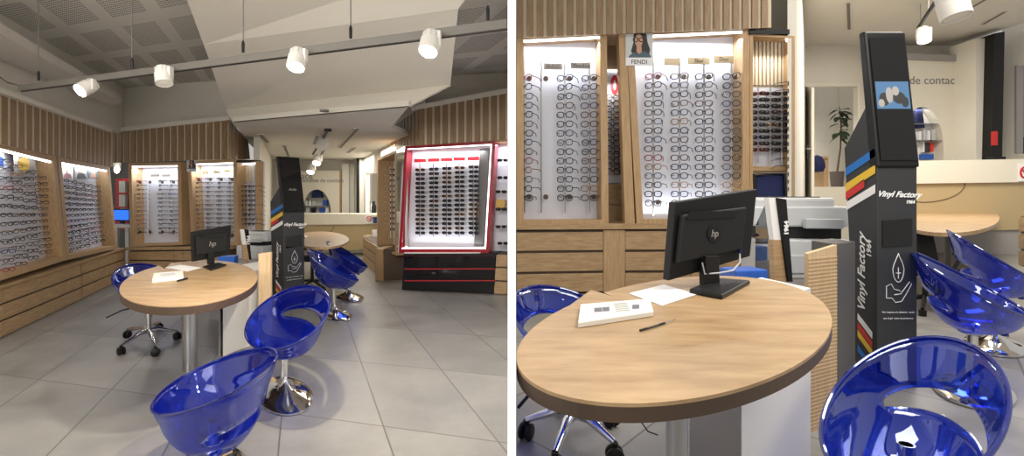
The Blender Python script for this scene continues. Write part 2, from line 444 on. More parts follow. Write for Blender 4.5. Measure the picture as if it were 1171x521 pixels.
def case(w, tl, tr_, br, bl, label, depth=.16, post=.05, name='display_case', back='panel', led=True, group=None, n=0., ledside=False, mframe='oak_up', midz=None, glass=True):
    """open-fronted lit display case: frame, back panel, light strip; corners are pixels on the front"""
    A, B, Cc, Dd = [w.at(*q, n) for q in (tl, tr_, br, bl)]
    t = thing(name, label, 'display case', (Cc+Dd)/2, group)
    x = (Cc-Dd).normalized(); dn = -w.n*depth
    zt = (A.z+B.z)/2
    def box(p, q, r_, s_): return MB().prism([p, q, r_, s_], dn)
    ex = x*post; ez = UP*post
    box(A, A+ex, Dd+ex, Dd).build('side_panel', mframe, t)
    box(B-ex, B, Cc, Cc-ex).build('side_panel', mframe, t)
    box(A+ex, B-ex, B-ex-ez*.7, A+ex-ez*.7).build('top_panel', mframe, t)
    box(Dd+ex+ez*.6, Cc-ex+ez*.6, Cc-ex, Dd+ex).build('bottom_panel', mframe, t)
    MB().prism([A+dn*.98, B+dn*.98, Cc+dn*.98, Dd+dn*.98], -w.n*.02).build('back_panel', back, t)
    if led:
        l = MB(); o = ez*.7
        l.prism([A+ex-o-w.n*.012, B-ex-o-w.n*.012, B-ex-o-UP*.022-w.n*.012, A+ex-o-UP*.022-w.n*.012], -w.n*.02)
        l.build('light_strip', 'led', t)
        if ledside:
            l = MB(); l.prism([B-ex-o-w.n*.012, B-ex-w.n*.012-x*.02-o, Cc-ex-x*.02-w.n*.012, Cc-ex-w.n*.012], -w.n*.02); l.build('light_strip', 'led', t)
    return t, (A, B, Cc, Dd)
def area(loc, size, size_y, power, col=(1,.95,.88), rot=(0,0,0), name='area_light'):
    d = bpy.data.lights.new(name, 'AREA'); d.shape = 'RECTANGLE'; d.size = size; d.size_y = size_y; d.energy = power; d.color = col
    o = bpy.data.objects.new(name, d); C.objects.link(o); o.location = loc; o.rotation_euler = rot; return o
def strip_light(w, A, B, depth, power, ):
    """the light thrown down by a case's strip"""
    mid = (A+B)/2-w.n*depth*.35-UP*.085
    L = (B-A).length; ang = math.atan2((B-A).y, (B-A).x)
    return area(mid, L*.9, .03, power, (.88,.93,1), (0,0,ang))
def rods(w, n, t, xs, ytop, ybot, r=.005, m='steel'):
    for x in xs:
        a = w.at(x, ytop, n); b = w.at(x, ybot, n); MB().tube([Vector((a.x,a.y,b.z)), a], r, 6).build('rod', m, t)

# case 1 and 2 (left wall): acrylic ledges, rows of spectacles turned along the wall
t1, q1 = case(LW, (-45,150),(64,178),(76,297),(-45,335), 'tall lit display case at the left edge of the left picture, yellow ball poster', .17, .10)
t2, q2 = case(LW, (66,178),(125.5,190),(134,284),(76.5,297), 'tall lit display case beside the dark doorway, three small portrait cards', .17, .10)
for q in (q1, q2): strip_light(LW, q[0], q[1], .17, 4.5)
zang = math.atan2(LW.basis().y, LW.basis().x)
def wall_grid(w, case_label, grp, x_list, rows, ytop, ybot, n, key, rz_extra=0, sun=False, jit=.25, lens=False, skip=()):
    x = w.basis(); ang = math.atan2(x.y, x.x)
    for i, (xt, xb) in enumerate(x_list):
        for j in range(rows):
            if (i, j) in skip: continue
            s_ = j/(rows-1)
            p = w.at((xt+xb)/2, ytop[i]+(ybot[i]-ytop[i])*s_, n)
            c = pick(i, j)
            random.seed(i*97+j*13); dz = random.uniform(-1,1)*jit
            lab = '%s %s, %s column and %s row from the top in %s' % (COLN[c], 'sunglasses' if sun else 'eyeglasses', ORD[i], ORD[j], case_label)
            spectacles(key, p, ang+rz_extra+dz+PI*0+ (PI), c, lab, grp, sun=sun, lens=lens)
def lerp(a, b, t): return a+(b-a)*t
# front of spectacles faces the room: local +y = out of the wall
def place(w, px, py, n, key, col, lab, grp, sun=False, lens=False, turn=0, tilt=0):
    ang = math.atan2(w.n.y, w.n.x)-PI/2+turn
    return spectacles(key, w.at(px, py, n), ang, col, lab, grp, sun, lens, tilt)
for i in range(4):
    for j in range(13):
        t = i/3; x = lerp(5, 47, t)+j*.45; y = lerp(lerp(183,203,t), lerp(308,288,t), j/12)
        random.seed(i*50+j); c = pick(i, j)
        place(LW, x, y, -.02, 'far', c, '%s eyeglasses, %s column, %s row down, in the case with the yellow ball poster' % (COLN[c], ORD[i], ORD[j]),
              'eyeglasses in the left edge case', turn=random.uniform(-.55,-.1))
for i in range(5):
    for j in range(13):
        t = i/4; x = lerp(74, 110, t)+j*.45; y = lerp(lerp(206,214,t), lerp(287,275,t), j/12)
        random.seed(i*51+j); c = pick(i+5, j)
        place(LW, x, y, -.02, 'far', c, '%s eyeglasses, %s column, %s row down, in the case with three portrait cards' % (COLN[c], ORD[i], ORD[j]),
              'eyeglasses in the portrait card case', turn=random.uniform(-.55,-.1))
# posters in the two cases
def card(w, poly, n, name, m, label, cat, extra=None, th=.004):
    b = MB(); w.pr(b, poly, n-th, n); ctr = w.at(*poly[-1], n)
    o = thing(name, label, cat, ctr); b.build('card', m, o)
    for nm, mm, pl in (extra or []):
        e = MB(); w.pr(e, pl, n+.0005, n+.003); e.build(nm, mm, o)
    return o
def ell(cx, cy, rx, ry, n=16, t0=0, t1=2*PI, tilt=0):
    return [(cx+rx*math.cos(t0+(t1-t0)*k/n)*math.cos(tilt)-ry*math.sin(t0+(t1-t0)*k/n)*math.sin(tilt), cy+rx*math.cos(t0+(t1-t0)*k/n)*math.sin(tilt)+ry*math.sin(t0+(t1-t0)*k/n)*math.cos(tilt)) for k in range(n + (0 if t1-t0 > 6.2 else 1))]
card(LW, [(15,172),(38,177),(40,201),(17,199)], -.10, 'poster', 'mgrey', 'grey poster with a yellow and black ball in the left edge case', 'poster',
     [('ball', 'syel', ell(27.5,187.5,6.5,8.5)), ('band', 'ink', [(21.3,184),(33.6,188),(33.2,192),(21,188)])])
card(LW, [(-3,172),(4,173.5),(5,197),(-2,196)], -.10, 'poster', 'paper', 'blue and white poster cut by the left picture edge', 'poster', [('print', 'bluep', [(-2,178),(4,180),(4.5,191),(-1.5,189)])])
for i, (x0, x1, y0, y1, c1, c2) in enumerate([(70,83,186,205,'paper','frame_red'), (85,99,188,205,'mgrey','ink'), (100,111,189.5,204,'teal','skin')]):
    card(LW, [(x0,y0),(x1,y0+1.5),(x1+1,y1),(x0+1,y1)], -.08, 'portrait_card', c1, '%s of three small portrait cards atop the second left case' % ['leftmost','middle','rightmost'][i], 'poster',
         [('face', 'skin', ell((x0+x1)/2+.6, y0+7, 2.2, 3.2)), ('clothes', c2, [(x0+3,y1-1),(x0+4,y1-6),((x0+x1)/2,y1-8),(x1-2,y1-6),(x1-.5,y1-1)])])

# ---- back wall of the left room
t3, q3 = case(BW, (146.5,186.5),(207,185),(208.5,280),(149,282), 'lit display case with two grey name plates, left of the mirror gap, left picture', .20, .075)
t4, q4 = case(BW, (214,184),(271,181.5),(272,280.5),(219,281), 'lit display case with gold name plates, right of the mirror gap, left picture', .20, .075)
strip_light(BW, q3[0], q3[1], .2, 8); strip_light(BW, q4[0], q4[1], .2, 8)
def rod_set(w, t, xs, ytop, ybot, rows, gy0, gy1, key, labcase, grp, n=-.10, plates=(), skipcol=(), pm='silver', lens=False, turn=-.3, knobs=True, sun=False, mrod='steel', first=0):
    for i, x in enumerate(xs):
        a = w.at(x, ytop, n-.02); b = w.at(x, ybot, n-.02); b = Vector((a.x, a.y, b.z))
        hooks = MB().tube([b, a], .007 if key != 'near' else .009, 6)
        for j in range(rows):
            y = lerp(gy0, gy1, j/(rows-1)); h = w.at(x, y, n)
            hooks.tube([h-w.n*.022, h+w.n*.035], .002, 5)
        hooks.build('rod', mrod, t)
        if knobs:
            for y in (gy0+1, gy1-1):
                k = MB(); c = w.at(x+(5 if key=='near' else 3), y, n-.01); k.lathe([(.0,0),(.028,0),(.028,.012),(0,.013)], c, 14, axis=(w.n.to_track_quat('Z','Y'))); k.build('stopper', 'oak_edge', t, smooth=True)
        for j in range(rows):
            if i in skipcol: continue
            y = lerp(gy0, gy1, j/(rows-1)); random.seed(i*77+j*7+len(labcase)); c = pick(i+first, j+3)
            tu = turn+random.uniform(-.22,.22)
            place(w, x, y, n+.045+random.uniform(0,.015), key, c, '%s %s, %s down on the %s rod of %s' % (COLN[c], 'sunglasses' if sun else 'eyeglasses', ORD[j], ORD[i], labcase), grp, sun=sun, lens=lens, turn=tu)
    for (x0, x1, y0, y1, body, m) in plates:
        p = MB(); w.rect(p, x0, y0, x1, y1, n-.012, n+.004); pl = p.build('name_plate', m, t)
        if body:
            c = w.at((x0+x1)/2, (y0+y1)/2, n+.006); hgt = abs(w.at(x0,y0,n).z-w.at(x0,y1,n).z)
            text(body, 'lettering', 'ink', c, w.basis(), UP, hgt*.75, pl)
rod_set(BW, t3, [157.5,169,183,196], 196, 271, 13, 207, 266, 'far', 'the grey plate case, left picture', 'eyeglasses in the grey plate case, left picture',
        plates=[(152,157,199,202,'','silver'),(172,181,199,202,'','silver'),(185,194,199,202,'','silver')], skipcol=(1,))
rod_set(BW, t4, [225,238,250.5,263], 194, 276, 14, 204, 270, 'far', 'the gold plate case, left picture', 'eyeglasses in the gold plate case, left picture',
        plates=[(231,237,195,199,'','gold'),(243,252,194,198,'Dior','gold'),(255.5,264,193,197,'Dior','gold')])
def fendi(w, x0, y0, x1, y1, n, label, parts=True):
    sx = (x1-x0)/31; sy = (y1-y0)/40
    def T(pl): return [(x0+a*sx, y0+b*sy) for a, b in pl]
    b = MB(); w.pr(b, T([(0,0),(31,-1.5),(31,40),(0,40)]), n-.005, n)
    o = thing('portrait_poster', label, 'poster', w.at(x0, y1, n)); b.build('card', 'lgrey', o)
    for nm, mm, pl, k in [('hair','ink', [(9,3),(15,0),(21,1),(24,6),(25,14),(28,22),(27,27),(20,28),(9,28),(6,24),(9,14)], .001),
                          ('clothes','teal', [(4,29),(9,25),(15,27),(22,24),(28,28),(29,31),(3,31)], .0016),
                          ('face','skin', ell(15,12,4.6,7.2), .0022),
                          ('neck','skin', [(12.5,18),(18,18),(18.5,25),(15.5,27),(12.5,25)], .0019)]:
        e = MB(); w.pr(e, T(pl), n-.001, n+k); e.build(nm, mm, o)
    g = MB()
    for cx in (11.5, 18.2):
        g.tube([w.at(a, b2, n+.004) for a, b2 in T(ell(cx, 11, 2.9, 2.4, 12))], .0035*(sx*1.2 if sx > .6 else .9), 5, closed=True)
    g.build('printed_glasses', 'ink', o)
    e = MB(); w.pr(e, T([(0,31),(31,31),(31,40),(0,40)]), n-.001, n+.0018); e.build('caption_band', 'paper', o)
    c = w.at(x0+15.5*sx, y0+36*sy, n+.003); h = abs(w.at(x0,y0,n).z-w.at(x0,y1,n).z)
    text('FENDI', 'lettering', 'ink', c, w.basis(), UP, h*.17, o)
    return o
fendi(BW, 213.5,182.5,224.5,196, .006, 'small portrait poster of dark-haired woman in glasses, left picture')
# mirror between the two cases, its reflection built as a recess
def recess(w, x0, x1, ytop, ybot, yslat, ydraw, n, label, glx, key, rows, gy0, gy1, redc):
    """a gap that looks through to a further display"""
    b = MB(); w.rect(b, x0-6, yslat, x1+8, ydraw, n-.03, n); t = thing('mirror_reflection_panel', label, 'display case', w.at((x0+x1)/2, ydraw, n)); b.build('back_panel', 'panel', t)
    s = MB(); w.rect(s, x0-6, ytop, x1+8, yslat, n-.03, n); s.build('wood_header', 'slat', t)
    for k in range(2):
        d = MB(); yy = ydraw+(ybot-ydraw)*k/2; w.rect(d, x0-6, yy+1, x1+8, ydraw+(ybot-ydraw)*(k+1)/2, n-.03, n+.02); d.build('drawer', 'oak', t)
    l = MB(); w.rect(l, x0-2, yslat-.5, x1+6, yslat+1, n, n+.02); l.build('light_strip', 'led', t)
    e = MB(); cx, cy, rx, ry = redc; w.pr(e, ell(cx, cy, rx, ry), n, n+.01); so = e.build('round_sign', 'redb', t)
    e = MB(); w.pr(e, ell(cx, cy, rx*.35, ry*.5), n+.01, n+.013); e.build('emblem', 'paper', so)
    for i, gx in enumerate(glx):
        for j in range(rows):
            c = 'frame_black' if key=='far' else ['frame_grey','frame_gold','frame_brown'][(i+j)%3]
            place(w, gx, lerp(gy0, gy1, j/(rows-1)), n+.05, key, c, '%s eyeglasses, %s column %s row reflected in the narrow mirror gap, %s picture' % (COLN[c], ORD[i], ORD[j], 'left' if x0 < 580 else 'right'),
                  'eyeglasses reflected in the narrow mirror', turn=.3)
recess(BW, 206.5,214.5,187,283,202,262,-.35, 'narrow mirror with reflected round red sign between the two back cases, left picture', [211.5], 'far', 10, 216, 256, (206.5,209.5,2.6,5.2))
# the dark doorway left of the back cases
dt = thing('shelf_unit', 'red shelf unit with paper boxes seen through the dark doorway', 'shelf', BW.at(143,282,-.6))
for k, (x0,y0,x1,y1,m,nm) in enumerate([(132,204,147,262,'redb','frame'), (136,207,143,220,'card','box'), (136,222.5,143,236,'card','box'), (137,238,143,252,'card','box')]):
    b = MB(); BW.rect(b, x0, y0, x1, y1, -.70 if k==0 else -.55, -.60 if k==0 else -.5); b.build(nm, m, dt)
mt = thing('computer_monitor', 'monitor with bright blue screen in the dark doorway', 'monitor', BW.at(139,254,-.42))
b = MB(); BW.rect(b, 129.5,238.5,148,252.5,-.46,-.43); b.build('case', 'black', mt)
b = MB(); BW.rect(b, 130.5,240,147,251,-.43,-.425); b.build('screen', 'screen2', mt)
b = MB(); BW.rect(b, 137,252.5,141,256,-.46,-.43); b.build('stand', 'black', mt)
b = MB(); BW.rect(b, 128,256,149,260,-.5,-.3); dk = b.build('desk', 'white'); tag(dk, 'small white desk under the blue monitor in the dark doorway', 'desk')
b = MB(); BW.rect(b, 131,260,134,311,-.45,-.41); BW.rect(b, 143,260,147,311,-.45,-.41); b.build('leg', 'white', dk) if False else b.build('desk_panel', 'white', dk)
sp = thing('spotlight', 'small glowing spotlight high in the dark doorway', 'lamp', BW.at(136,192,-.5))
MB().lathe([(0,0),(.055,0),(.07,.13),(0,.13)], BW.at(134,194,-.5), 14).build('housing', 'lampw', sp, smooth=True)
b = MB(); b.lathe([(0,0),(.062,.0),(.062,.012),(0,.012)], BW.at(134,194,-.42), 16, axis=BW.n.to_track_quat('Z','Y')); b.build('bulb', 'bulb2', sp)

# case 5: the side display at the right end of the back wall
SW = W(D(270.5,222,8.35), D(291,222,7.9))
t5, q5 = case(SW, (271,186),(293,184),(293,284),(271,284), 'narrow lit display case with rods of sunglasses, behind the printer, left picture', .11, .03, ledside=True, led=True)
slat_b = MB(); SW.rect(slat_b, 273,190,289.5,208,-.10,-.085)
for k in range(7): SW.rect(slat_b, 273.3+k*2.35,190,274.7+k*2.35,208,-.085,-.065)
slat_b.build('slatted_header', 'slat_back', t5)
rod_set(SW, t5, [277,281,285,289.5], 210, 262, 9, 213, 256, 'sunfar', 'the narrow printer-side case, left picture', 'sunglasses in the narrow case, left picture', n=-.05, knobs=False, sun=True)
b = MB(); BW.rect(b, 270.5,183,291,185.5,-.1,.05); struct(b, 'trim_2', 'black')
# far-left wall, far ceiling, far back wall
YB = 14.2
f = MB(); p0 = D(297,222,8.4); p1 = D(312,222,YB)
f.prism([(p0.x,p0.y,0),(p1.x,p1.y,0),(p1.x,p1.y,2.5),(p0.x,p0.y,2.5)], (-.1,0,0)); struct(f, 'wall_left', 'wall_white')
f = MB(); f.prism([(-6.9,YB,0),(-1,YB,0),(-1,YB,2.5),(-6.9,YB,2.5)], (0,.1,0)); struct(f, 'wall_back', 'wall')
FW = W((-6.9,YB), (-1,YB))
l2 = (P(258,125,2.62), P(515,97,2.62)); l1 = (P(233,51,2.90), P(524,10,2.90)); l0 = (P(190,-62,3.1), P(580.9,-62,3.1))
l3 = (P(266,139,2.40), P(468,121,2.40))
sf = MB()
for a_, b_ in ((l0,l1),(l1,l2)): sf.prism([a_[0], a_[1], b_[1], b_[0]], (0,0,.07))
struct(sf, 'ceiling_soffit', 'soffit')
sf = MB(); sf.prism([l2[0], l2[1], l3[1], l3[0]], (0,.06,0)); struct(sf, 'ceiling_soffit', 'soffit')
b = MB(); q = [l3[0], l3[1], P(447,146,2.40), Vector((-1.0,YB,2.40)), Vector((-6.9,YB,2.40)), P(284,163,2.40)]
b.prism(q, (0,0,.06)); struct(b, 'ceiling', 'ceil')
# left duct box under the perforated ceiling
b = MB()
b.prism([P(-60,8,2.8), P(0,38,2.8), P(139,117,2.8), P(128,121,2.8), P(0,68,2.8), P(-60,38,2.8)], (0,0,.09)); struct(b, 'ceiling_beam', 'beam')
# ceiling grilles of the far ceiling
def grille(pts, z, label, n=1):
    a_, b_ = P(*pts[0], z), P(*pts[1], z); d = (b_-a_).normalized(); s_ = Vector((d.y,-d.x,0))*.045
    t = thing('ceiling_grille', label, 'air grille', (a_+b_)/2)
    o = UP*-.012
    MB().prism([a_+s_, b_+s_, b_-s_, a_-s_], o).build('frame', 'ceil', t)
    MB().prism([a_+s_*.55+o, b_+s_*.55+o, b_-s_*.55+o, a_-s_*.55+o], o*.3).build('slot', 'grille', t)
for pts, lab in [(((389,168),(409,146)), 'longest slanted air grille over the counter, left picture'), (((398,174),(406,168)), 'short slanted air grille nearest the dark column, left picture'),
                 (((298,153),(306,162)), 'air grille nearest the slatted corner, left picture'), (((325,166),(330,178)), 'air grille above the kiosk screen, left picture'),
                 (((359,164),(363,154)), 'air grille just behind the hanging cable lamp, left picture'), (((366,178),(371,170)), 'air grille beside the farther hanging lamps, left picture')]:
    grille(pts, 2.397, lab)

# ---- the far end: contact-lens panel, niche, counter, column, opening
def far_panel(w, tl, tr_, br, bl, arch, n, label, words, y_div, shelf_items, side='oak_up'):
    t = thing('feature_panel', label, 'wall panel', w.at((bl[0]+br[0])/2, bl[1], 0))
    cx, cy, rx, ry = arch; N = 18
    # board with an arched opening, made of a left, right and top piece
    ar = [(cx+rx*math.cos(PI-PI*k/N), cy-ry*math.sin(PI-PI*k/N)) for k in range(N+1)]
    ylow = bl[1]
    poly = [tl, tr_, br, (cx+rx, ylow), (cx+rx, cy)]+ar[::-1][1:-1]+[(cx-rx, cy), (cx-rx, ylow), bl]
    b = MB(); w.pr(b, poly, n-.25, n, ref=n); b.build('board', 'cream', t)
    e = MB(); w.pr(e, [(tr_[0],tr_[1]),(tr_[0]+(tr_[0]-tl[0])*.02,tr_[1]),(br[0]+(tr_[0]-tl[0])*.02,br[1]),br], n-.3, n); e.build('edge_strip', side, t)
    e = MB(); w.pr(e, [(cx-rx-1,cy-ry-1),(cx+rx+1,cy-ry-1),(cx+rx+1,ylow),(cx-rx-1,ylow)], n-.27, n-.24, ref=n); e.build('niche_back', 'white', t)
    for k, ys in enumerate(shelf_items):
        e = MB(); w.rect(e, cx-rx, ys, cx+rx, ys+(1 if rx < 20 else 1.4), n-.25, n-.03, ref=n-.05); e.build('shelf', 'smoke', t)
    for (bd, x, y, sz, mm) in words:
        text(bd, 'lettering', mm, w.at(x, y, n+.004), w.basis(), UP, sz, t)
    return t
far_panel(FW, (334,195),(388,195),(388,246),(334,246), (362,243,16.5,26.5), .35, 'cream contact lens panel with arched niche behind the counter, left picture',
          [('espace', 344, 201.5, .24, 'inkg'), ('lentilles de contact', 369, 206.3, .15, 'inkg')], 210, [226, 235])
area(FW.at(362,214,.25)+Vector((0,0,0)), .7, .1, 8, (1,.97,.9))
lampn = 0
def niche_item(w, x0, y0, x1, y1, n, m, name, label, cat, th=.1, lid=None):
    b = MB(); w.rect(b, x0, y0, x1, y1, n-th, n); tag(b.build(name, m, bevel=.004), label, cat)
hang = MB(); FW.pr(hang, [(358.5,214),(366,214),(368.5,226),(355.5,226)], .14, .27)
tag(hang.build('lampshade', 'bluef', bevel=.01), 'dark blue tapered shade in the arched niche, left picture', 'lampshade')
for i, (x0,y0,x1,y1,m) in enumerate([(349,229,352,235,'lgrey'),(353,229,355.5,235,'paper'),(369,228.5,374,235,'bluep'),(357,229.5,361,235,'lgrey'),(350,237.5,354,243,'grey'),(356,237.5,360,243,'black'),(365,237.5,371,243,'bluep'),(372,237.5,376,243,'paper')]):
    niche_item(FW, x0, y0, x1, y1, .25, m, 'lens_box', '%s small pack, %s on the %s shelf of the niche, left picture' % ({'lgrey':'pale grey','paper':'white','bluep':'blue','grey':'grey','black':'black'}[m], ORD[i%4], 'upper' if i < 4 else 'lower'), 'box')
b = MB(); FW.rect(b, 388.5,187,405,250,0,.12); struct(b, 'wall_back', 'wall')
b = MB(); FW.rect(b, 391,187,399,250,.12,.25); struct(b, 'pillar', 'wall_white')
b = MB(); FW.rect(b, 407.5,178,411,246,.3,.8); struct(b, 'pillar', 'blackm')
b = MB(); FW.rect(b, 411,182,418,250,.3,.9); struct(b, 'wall_right', 'wall_white')
# right wall of the far area running towards the camera
p0 = D(412,222,14.0); p1 = D(447,222,9.5); XW = W(p0, p1)
b = MB(); XW.pr(b, [(412,186),(447,150),(447,198),(418,198),(418,186.5)], -.1, 0)
XW.pr(b, [(411,184),(418,180),(418,262),(411,262)], -.1, 0); XW.pr(b, [(433,165),(447,150),(447,262),(433,258)], -.1, 0); struct(b, 'wall_right', 'wall_white')
b = MB(); XW.pr(b, [(417,246),(433,246),(433,248),(417,248)], -.5, .02); struct(b, 'windowsill_1', 'cream')
b = MB(); XW.pr(b, [(417,197),(433,197),(433,246),(417,246)], -.5, -.45); struct(b, 'window_1', 'grey')
for i, (x, y0, h) in enumerate([(419.5,231,14),(422,229,16),(424.5,230,15),(427.5,229,16)]):
    b = MB(); c = XW.at(x, 246, -.15); hh = h*c.y/F; b.lathe([(.0,0),(.055,0),(.055,hh*.7),(.03,hh*.8),(.03,hh),(0,hh)], c, 12)
    tag(b.build('bottle', 'black' if i%2 else 'steel', smooth=True), '%s of four upright bottles in the wall opening over the counter, left picture' % ORD[i], 'bottle')
# reception counter
CW = W(D(345,222,12.4), D(433,222,12.0))
ctr = thing('reception_counter', 'white topped reception counter with beige front, left picture', 'counter', CW.at(390,287,0))
b = MB(); CW.pr(b, [(330,257),(433,256),(433,285),(330,287)], -.5, 0); b.build('front_panel', 'beige', ctr)
b = MB(); CW.pr(b, [(330,244),(433,244.5),(433,256),(330,257)], -.5, .06); b.build('upper_panel', 'cream', ctr)
b = MB(); CW.pr(b, [(330,285.5),(433,283.5),(433,288),(330,290)], -.4, -.03); b.build('plinth', 'mgrey', ctr)
b = MB(); b.tube([CW.at(352+30*math.cos(t)*1.0, 258+14*math.sin(t), .006) for t in [PI*k/14 for k in range(15)]], .006, 5); b.build('seam', 'oak_edge', ctr)
so = thing('no_smoking_sign', 'small white no smoking sign on the counter end, left picture', 'sign', CW.at(422,254,.08))
b = MB(); CW.rect(b, 418,246,426,255,.065,.08); b.build('board', 'paper', so)
b = MB(); b.tube([CW.at(x, y, .085) for x, y in ell(422,250,2.6,2.8,16)], .010, 5, closed=True); b.tube([CW.at(420.2,248.3,.085), CW.at(423.8,251.8,.085)], .010, 5); b.build('red_ring', 'redb', so)
b = MB(); CW.rect(b, 427,246,432,255,.065,.08); tag(b.build('info_card', 'bluep'), 'small blue notice beside the no smoking sign, left picture', 'sign')

# far hanging track with spots
def spotlamp(top, tilt_dir, r, L, label, glow='bulb', arm=True, lit=True, wire=None, face=None, mh='lampw'):
    """cylindrical track spot: bracket, housing, lens"""
    d = Vector(tilt_dir).normalized(); t = thing('spotlight', label, 'lamp', top)
    q = d.to_track_quat('Z','Y'); c = top+Vector((0,0,-r*.9))
    if arm: MB().box(top+Vector((r*.9,0,-r*.55)), (r*.35, r*.8, r*1.5)).build('bracket', mh, t, bevel=.003)
    MB().lathe([(0,-L*.45),(r*.82,-L*.45),(r*.9,-L*.38),(r*.9,-L*.1),(r,-L*.08),(r,L*.5),(r*.9,L*.5),(r*.86,L*.42),(0,L*.42)], c, 24, axis=q).build('housing', mh, t, smooth=True)
    fins = MB()
    for k in range(10):
        a = 2*PI*k/10; fins.box(c+q@Vector((math.cos(a)*r*.9, math.sin(a)*r*.9, -L*.25)), (r*.07, r*.07, L*.36), 0, tilt=q.to_matrix())
    fins.build('cooling_fins', 'grey', t)
    MB().lathe([(0,0),(r*.85,0),(r*.85,.006),(0,.012)], c+d*L*.43, 24, axis=q).build('lamp_lens', glow if lit else 'card', t)
    return t, c+d*L*.5
def spot_light(p, d, power, angle=1.5, blend=.9, col=(1,.92,.80), r=.04):
    l = bpy.data.lights.new('spot_beam', 'SPOT'); l.energy = power; l.spot_size = angle; l.spot_blend = blend; l.color = col; l.shadow_soft_size = r
    o = bpy.data.objects.new('spot_beam', l); C.objects.link(o); o.location = p; o.rotation_mode = 'QUATERNION'; o.rotation_quaternion = Vector(d).to_track_quat('-Z','Y'); return o
# main track
TZ_ = 2.42; TA, TB = P(24,98,TZ_), P(580.6,23,TZ_)
tk = thing('ceiling_track', 'long grey lighting track hanging across the top of the left picture', 'lighting track', (TA+TB)/2)
dd = (TB-TA); sd = Vector((dd.y,-dd.x,0)).normalized()*.022
MB().prism([TA-sd, TA+sd, TB+sd, TB-sd], (0,0,-.05)).build('rail', 'rail', tk)
MB().prism([TA-sd*.25+UP*-.05, TA+sd*.25+UP*-.05, TB+sd*.25+UP*-.05, TB-sd*.25+UP*-.05], (0,0,-.004)).build('conductor_slot', 'blackm', tk)
for k, (x, y) in enumerate([(44,92),(151,78),(278,60),(401,44),(558,23)]):
    p = P(x, y, TZ_)
    zc = CEIL if x < 210 or x > 540 else 3.07
    MB().tube([p, Vector((p.x,p.y,zc-.04))], .004, 5).build('hanging_wire', 'grille', tk)
    MB().lathe([(.009,0),(.011,.06),(.006,.08)], p, 8).build('wire_grip', 'black', tk)
for k, (x, y, dr, lit, lab) in enumerate([(100,92,(-.25,-.75,-.6),True,'glowing white track spotlight nearest the left end of the track'),
        (187,78,(.25,-.25,-.9),False,'unlit white track spotlight with grey fins, second from the left'),
        (340,58,(.02,-.45,-.9),True,'glowing track spotlight at the middle of the left picture'),
        (492,38,(-.12,-.45,-.9),True,'glowing track spotlight nearest the dividing wall')]):
    top = P(x, y, TZ_-.05); t_, tip = spotlamp(top, dr, .057, .138, lab, lit=lit)
    if lit: spot_light(tip+Vector(dr).normalized()*.03, (dr[0], dr[1]+.9, dr[2]), 55 if k==0 else 150, 2.5)
cab = MB(); cab.tube([D(-25,62,4.9), D(-5,84,4.95), D(8,94,5.1), TA+Vector((.05,0,-.02))], .006, 6); tag(cab.build('power_cable', 'rail', smooth=True), 'thin power cable drooping to the left end of the track', 'cable')
# small far track
ft = thing('ceiling_track', 'short dark track with cable hanging over the far area, left picture', 'lighting track', P(366,140,2.36))
MB().tube([P(371,127,2.39), D(372,133,6.9)+Vector((0,0,0)), D(372.5,141,7.2), D(374,147,7.4)], .006, 6).build('cable', 'grille', ft)
MB().lathe([(0,0),(.05,0),(.05,.02),(0,.02)], P(371,127.5,2.385), 12).build('ceiling_rose', 'grille', ft)
ra, rb = D(375,149,7.4), D(358,176,10.8)
MB().tube([ra, rb], .022, 6).build('rail', 'blackm', ft)
MB().box(D(375,148.5,7.35), (.09,.05,.05)).build('end_box', 'black', ft)
for x, y, Y, lab, lit in [(369,158,8.2,'unlit pale spotlight on the far track, nearest the cable, left picture', False), (363,178,10.2,'glowing spotlight on the far track over the niche, left picture', True), (356,189,11.4,'farthest glowing spotlight, just above the contact lens lettering', True)]:
    t_, tip = spotlamp(D(x, y, Y), (-.2 if not lit else 0,-.5,-.7), .085, .20, lab, glow='bulb2', lit=lit)
# ---- right wall of the left room: slats, red case, black drawers
f = MB(); RWb = RW
f.prism([RW.at(470,200,-.35)*1.0, RW.at(580.2,200,-.35), Vector((*RW.at(580.2,200,-.35).xy, CEIL)), Vector((*RW.at(470,200,-.35).xy, CEIL))], RW.n*-.1)
struct(f, 'wall_right', 'wall')
tr = MB(); RW.pr(tr, [(470,121),(580.4,100.5),(580.4,106),(470,126)], -.3, .05); struct(tr, 'trim_3', 'wall_white')
slat_band(RW, ((479,124),(580.6,105)), ((479,166),(580.6,159.5)), 0, .118, .66, 'wall_right_slats')
QW = W(RW.at(479,222,.0), D(447,222,9.4))
slat_band(QW, ((447,146),(479,124)), ((447,167),(479,166)), .0, .2, .7, 'wall_right_slats')
b = MB(); QW.pr(b, [(436,95),(480,70),(480,126),(447,148),(436,156)], -.12, -.03); struct(b, 'wall_right', 'wall')
# red case
rc = thing('display_case', 'red framed display case of sunglasses with glowing white inner border', 'display case', RW.at(510,289,0))
def frame_ring(w, outer, inner, n0, n1, nm, m, par):
    b = MB(); k = 4
    for i in range(4):
        w.pr(b, [outer[i], outer[(i+1)%4], inner[(i+1)%4], inner[i]], n0, n1)
    return b.build(nm, m, par)
oc = [(463,167),(566.5,161),(559,289),(456,289)]; ic = [(465.5,170),(562.5,164.5),(555.5,284.5),(459,284.5)]
frame_ring(RW, oc, ic, -.2, .0, 'red_frame', 'red', rc)
ic2 = [(466.2,170.8),(561.2,165.9),(554.4,283.2),(460,283.2)]
b = MB()
for i in (0, 1, 2): RW.pr(b, [ic[i], ic[(i+1)%4], ic2[(i+1)%4], ic2[i]], -.05, -.02)
b.build('light_strip', 'led', rc)
b = MB(); RW.pr(b, [(461,167),(566,161),(559,289),(455,289)], -.22, -.20, ref=-.20); b.build('back_panel', 'panel', rc)
